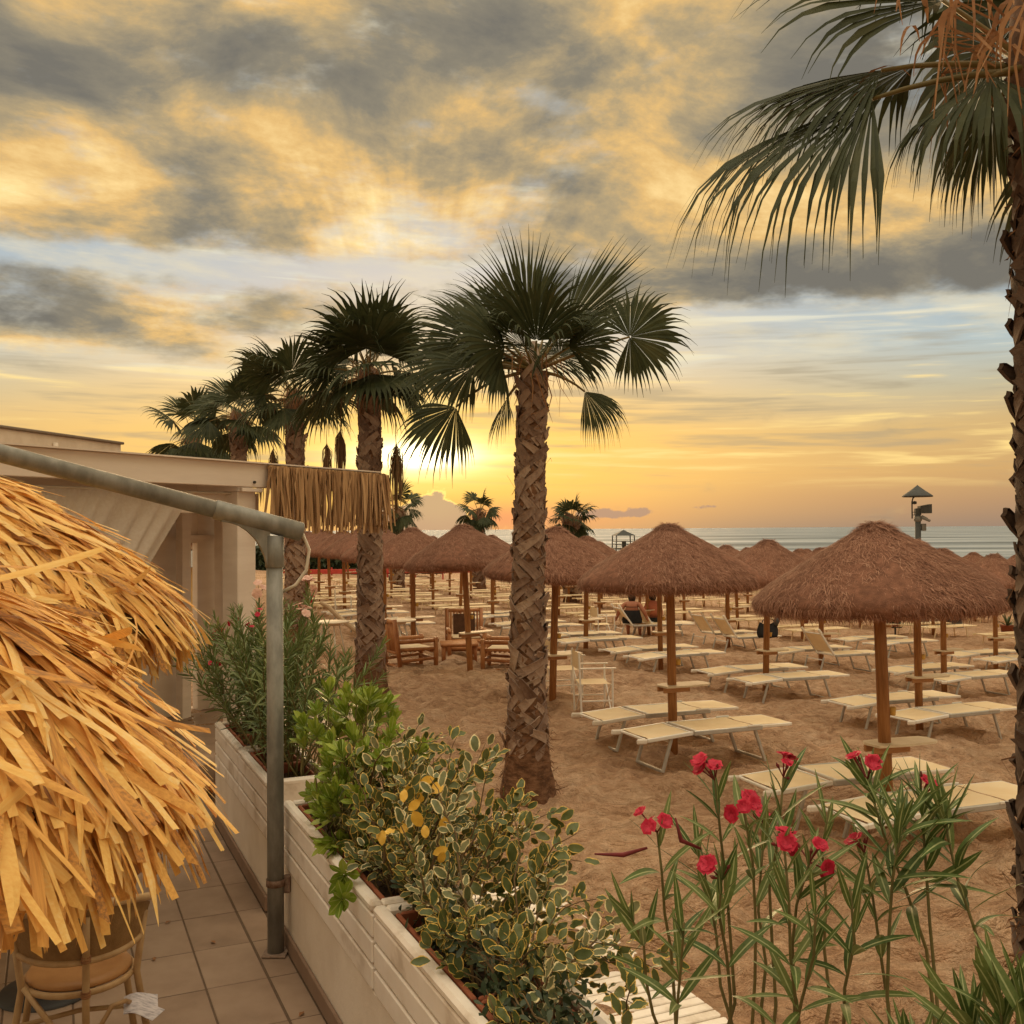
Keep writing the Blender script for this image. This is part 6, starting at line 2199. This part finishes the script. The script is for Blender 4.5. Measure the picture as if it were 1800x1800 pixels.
def rocks():
    root = thing('breakwater', 'dark boulder breakwater at the right edge of the sea', 'breakwater', (33.6, 68.0, -1.5))
    mt = M('dark_rock', [(0.05, 0.048, 0.04), (0.10, 0.095, 0.08), (0.16, 0.15, 0.125)], 0.85, 1.2, 0.4, 0.6, bump=0.8, bscale=5)
    rs = np.random.RandomState(41)
    for k in range(26):
        n, m = 10, 6
        vs = []
        sx, sy, sz = rs.uniform(0.6, 1.2, 3)
        for i in range(m + 1):
            th = math.pi * i / m
            for j in range(n):
                a = 2 * math.pi * j / n
                r = 1 + rs.uniform(-0.22, 0.22)
                vs.append((sx * r * math.sin(th) * math.cos(a), sy * r * math.sin(th) * math.sin(a), 0.75 * sz * r * math.cos(th)))
        f = [(i * n + j, i * n + (j + 1) % n, (i + 1) * n + (j + 1) % n, (i + 1) * n + j) for i in range(m) for j in range(n)]
        u = k / 25
        o = part('boulder', MB().add(vs, f), mt, root)
        o.location = (-2.6 + 9 * u + rs.normal(0, 0.3), rs.normal(0, 0.9), 0.45 + rs.uniform(0, 0.8) * (0.5 + 0.5 * math.sin(u * 3 + 1)))
        o.rotation_euler = tuple(rs.uniform(0, 3, 3))


rocks()


def back_things():
    x, y = 15.3, 36.6
    g = float(gz(x, y))
    root = thing('drinks_cooler', 'low cream and grey drinks cooler standing far back at the right', 'cooler', (x, y, g), 0.05)
    part('body', MB().box((0, 0, 0.62), (1.25, 0.6, 1.0), b=0.02), MAT['grey_mid'], root)
    part('plinth', MB().box((0, 0, 0.06), (1.3, 0.66, 0.14), b=0.02), MAT['grey_dark'], root)
    part('white_panel', MB().box((-0.42, -0.31, 0.64), (0.36, 0.03, 0.92), b=0.008), MAT['white_plastic'], root)
    d = part('glass_door', MB().box((0.22, -0.31, 0.64), (0.72, 0.03, 0.9), b=0.008), MAT['dark_frame'], root)
    part('print', MB().box((0.22, -0.329, 0.42), (0.6, 0.006, 0.22)), MAT['grey_mid'], d)
    part('vent', MB().box((-0.42, -0.329, 0.26), (0.2, 0.006, 0.03)), MAT['dark_metal'], root)
    x, y = 12.3, 33.0
    root = thing('litter_bin', 'dark green litter bin on a bent frame behind the nearest umbrella pole', 'bin', (x, y, float(gz(x, y))))
    part('tub', MB().lathe([(0.0, 0.35), (0.17, 0.35), (0.21, 0.85), (0.225, 0.86), (0.2, 0.85)], 16), M('dark_green_plastic', [(0.012, 0.04, 0.03), (0.03, 0.07, 0.05)], 0.5, 5), root, True)
    part('frame', MB().tube([(-0.26, 0, 0.9), (-0.26, 0, 0.3), (-0.1, 0, 0.24), (0.2, 0, 0.24), (0.26, 0, 0.32), (0.26, 0, 0.9)], 0.018, 6), MAT['dark_metal'], root, True)
    part('foot', MB().tube([(0, 0, 0.25), (0, 0, -0.1)], 0.03, 8), MAT['dark_metal'], root, True)
    mt = M('agave_leaf', [(0.05, 0.08, 0.035), (0.12, 0.15, 0.06)], 0.55, 6, trans=0.1)
    for lab, x, y, s_ in (('spiky potted agave beside the drinks cooler', 13.6, 36.4, 0.8), ('spiky potted agave at the far right by the palm trunk', 16.2, 33.6, 1.0), ('small spiky agave near the far umbrellas', 10.4, 36.5, 0.6)):
        rs = np.random.RandomState(int(x * 10))
        root = thing('agave', lab, 'agave', (x, y, float(gz(x, y))), 0, 'potted agaves at the back of the beach')
        part('pot', MB().lathe([(0.0, 0.0), (0.16 * s_, 0.0), (0.22 * s_, 0.34 * s_), (0.24 * s_, 0.34 * s_), (0.19 * s_, 0.31 * s_), (0, 0.31 * s_)], 16), MAT['terracotta'], root, True)
        for k in range(18):
            a = k * 2.4; e = rs.uniform(0.2, 1.3)
            d_ = np.array((math.cos(a) * math.cos(e), math.sin(a) * math.cos(e), math.sin(e)))
            b = np.array((0, 0, 0.32 * s_))
            L = rs.uniform(0.4, 0.65) * s_
            part('leaf', MB().ribbon([b, b + d_ * L * 0.4, b + d_ * L * 0.75 + (0, 0, -0.03), b + d_ * L + (0, 0, -0.10 * s_)], [0.06 * s_, 0.075 * s_, 0.045 * s_, 0.004], unit((-math.sin(a), math.cos(a), 0.01))), mt, root)
    # red rail and dark hedge closing the beach on the left
    root = thing('red_barrier', 'low red barrier across the far left end of the beach', 'barrier', (-9.5, 70.0, float(gz(-9.5, 70))), 0.06)
    mr = M('red_paint', [(0.45, 0.05, 0.04), (0.58, 0.09, 0.07)], 0.6, 4)
    part('rail', MB().box((0, 0, 0.42), (14.0, 0.08, 0.32), b=0.02), mr, root)
    for k in range(8):
        part('post', MB().box((-6.6 + k * 1.89, 0.07, 0.25), (0.1, 0.1, 0.9)), mr, root)
    rs = np.random.RandomState(51)
    root = thing('hedge', 'dark clipped hedge behind the red barrier', 'hedge', (-13.0, 75.0, float(gz(-13, 75))), 0.06)
    n = 9000
    p = np.stack([rs.uniform(-8, 8, n), rs.normal(0, 0.5, n), np.abs(rs.rand(n)) * (1.9 + 0.5 * np.sin(rs.uniform(-8, 8, n)))], -1)
    d = rs.normal(0, 1, (n, 3)); d /= np.linalg.norm(d, axis=1)[:, None]
    sd = np.cross(d, rs.normal(0, 1, (n, 3))); sd /= np.linalg.norm(sd, axis=1)[:, None]
    L = rs.uniform(0.12, 0.3, n)[:, None]
    v = np.stack([p - d * L, p - sd * L * 0.4, p + d * L, p + sd * L * 0.4], 1).reshape(-1, 3)
    i = np.arange(n)[:, None] * 4
    me = bpy.data.meshes.new('foliage'); me.from_pydata(v.tolist(), [], np.concatenate([i, i + 1, i + 2, i + 3], 1).tolist()); me.materials.append(MAT['dark_leaf'])
    o = link('foliage', me, root); o['kind'] = 'stuff'
    part('stems', MB().box((0, 0, 0.7), (15.6, 0.5, 1.6)), MAT['dark_leaf'], root)


back_things()

# seed pods on the front oleander
for a, b, c in ((wpt(1040, 1500, 2.4), wpt(1090, 1502, 2.4), wpt(1132, 1490, 2.42)), (wpt(1182, 1438, 2.3), wpt(1192, 1478, 2.3), wpt(1226, 1492, 2.3))):
    L0 = np.array(ol1.location)
    part('seed_pod', MB().tube([np.array(a) - L0, np.array(b) - L0, np.array(c) - L0], [0.002, 0.006, 0.003], 7), MAT['bud'], ol1, True)
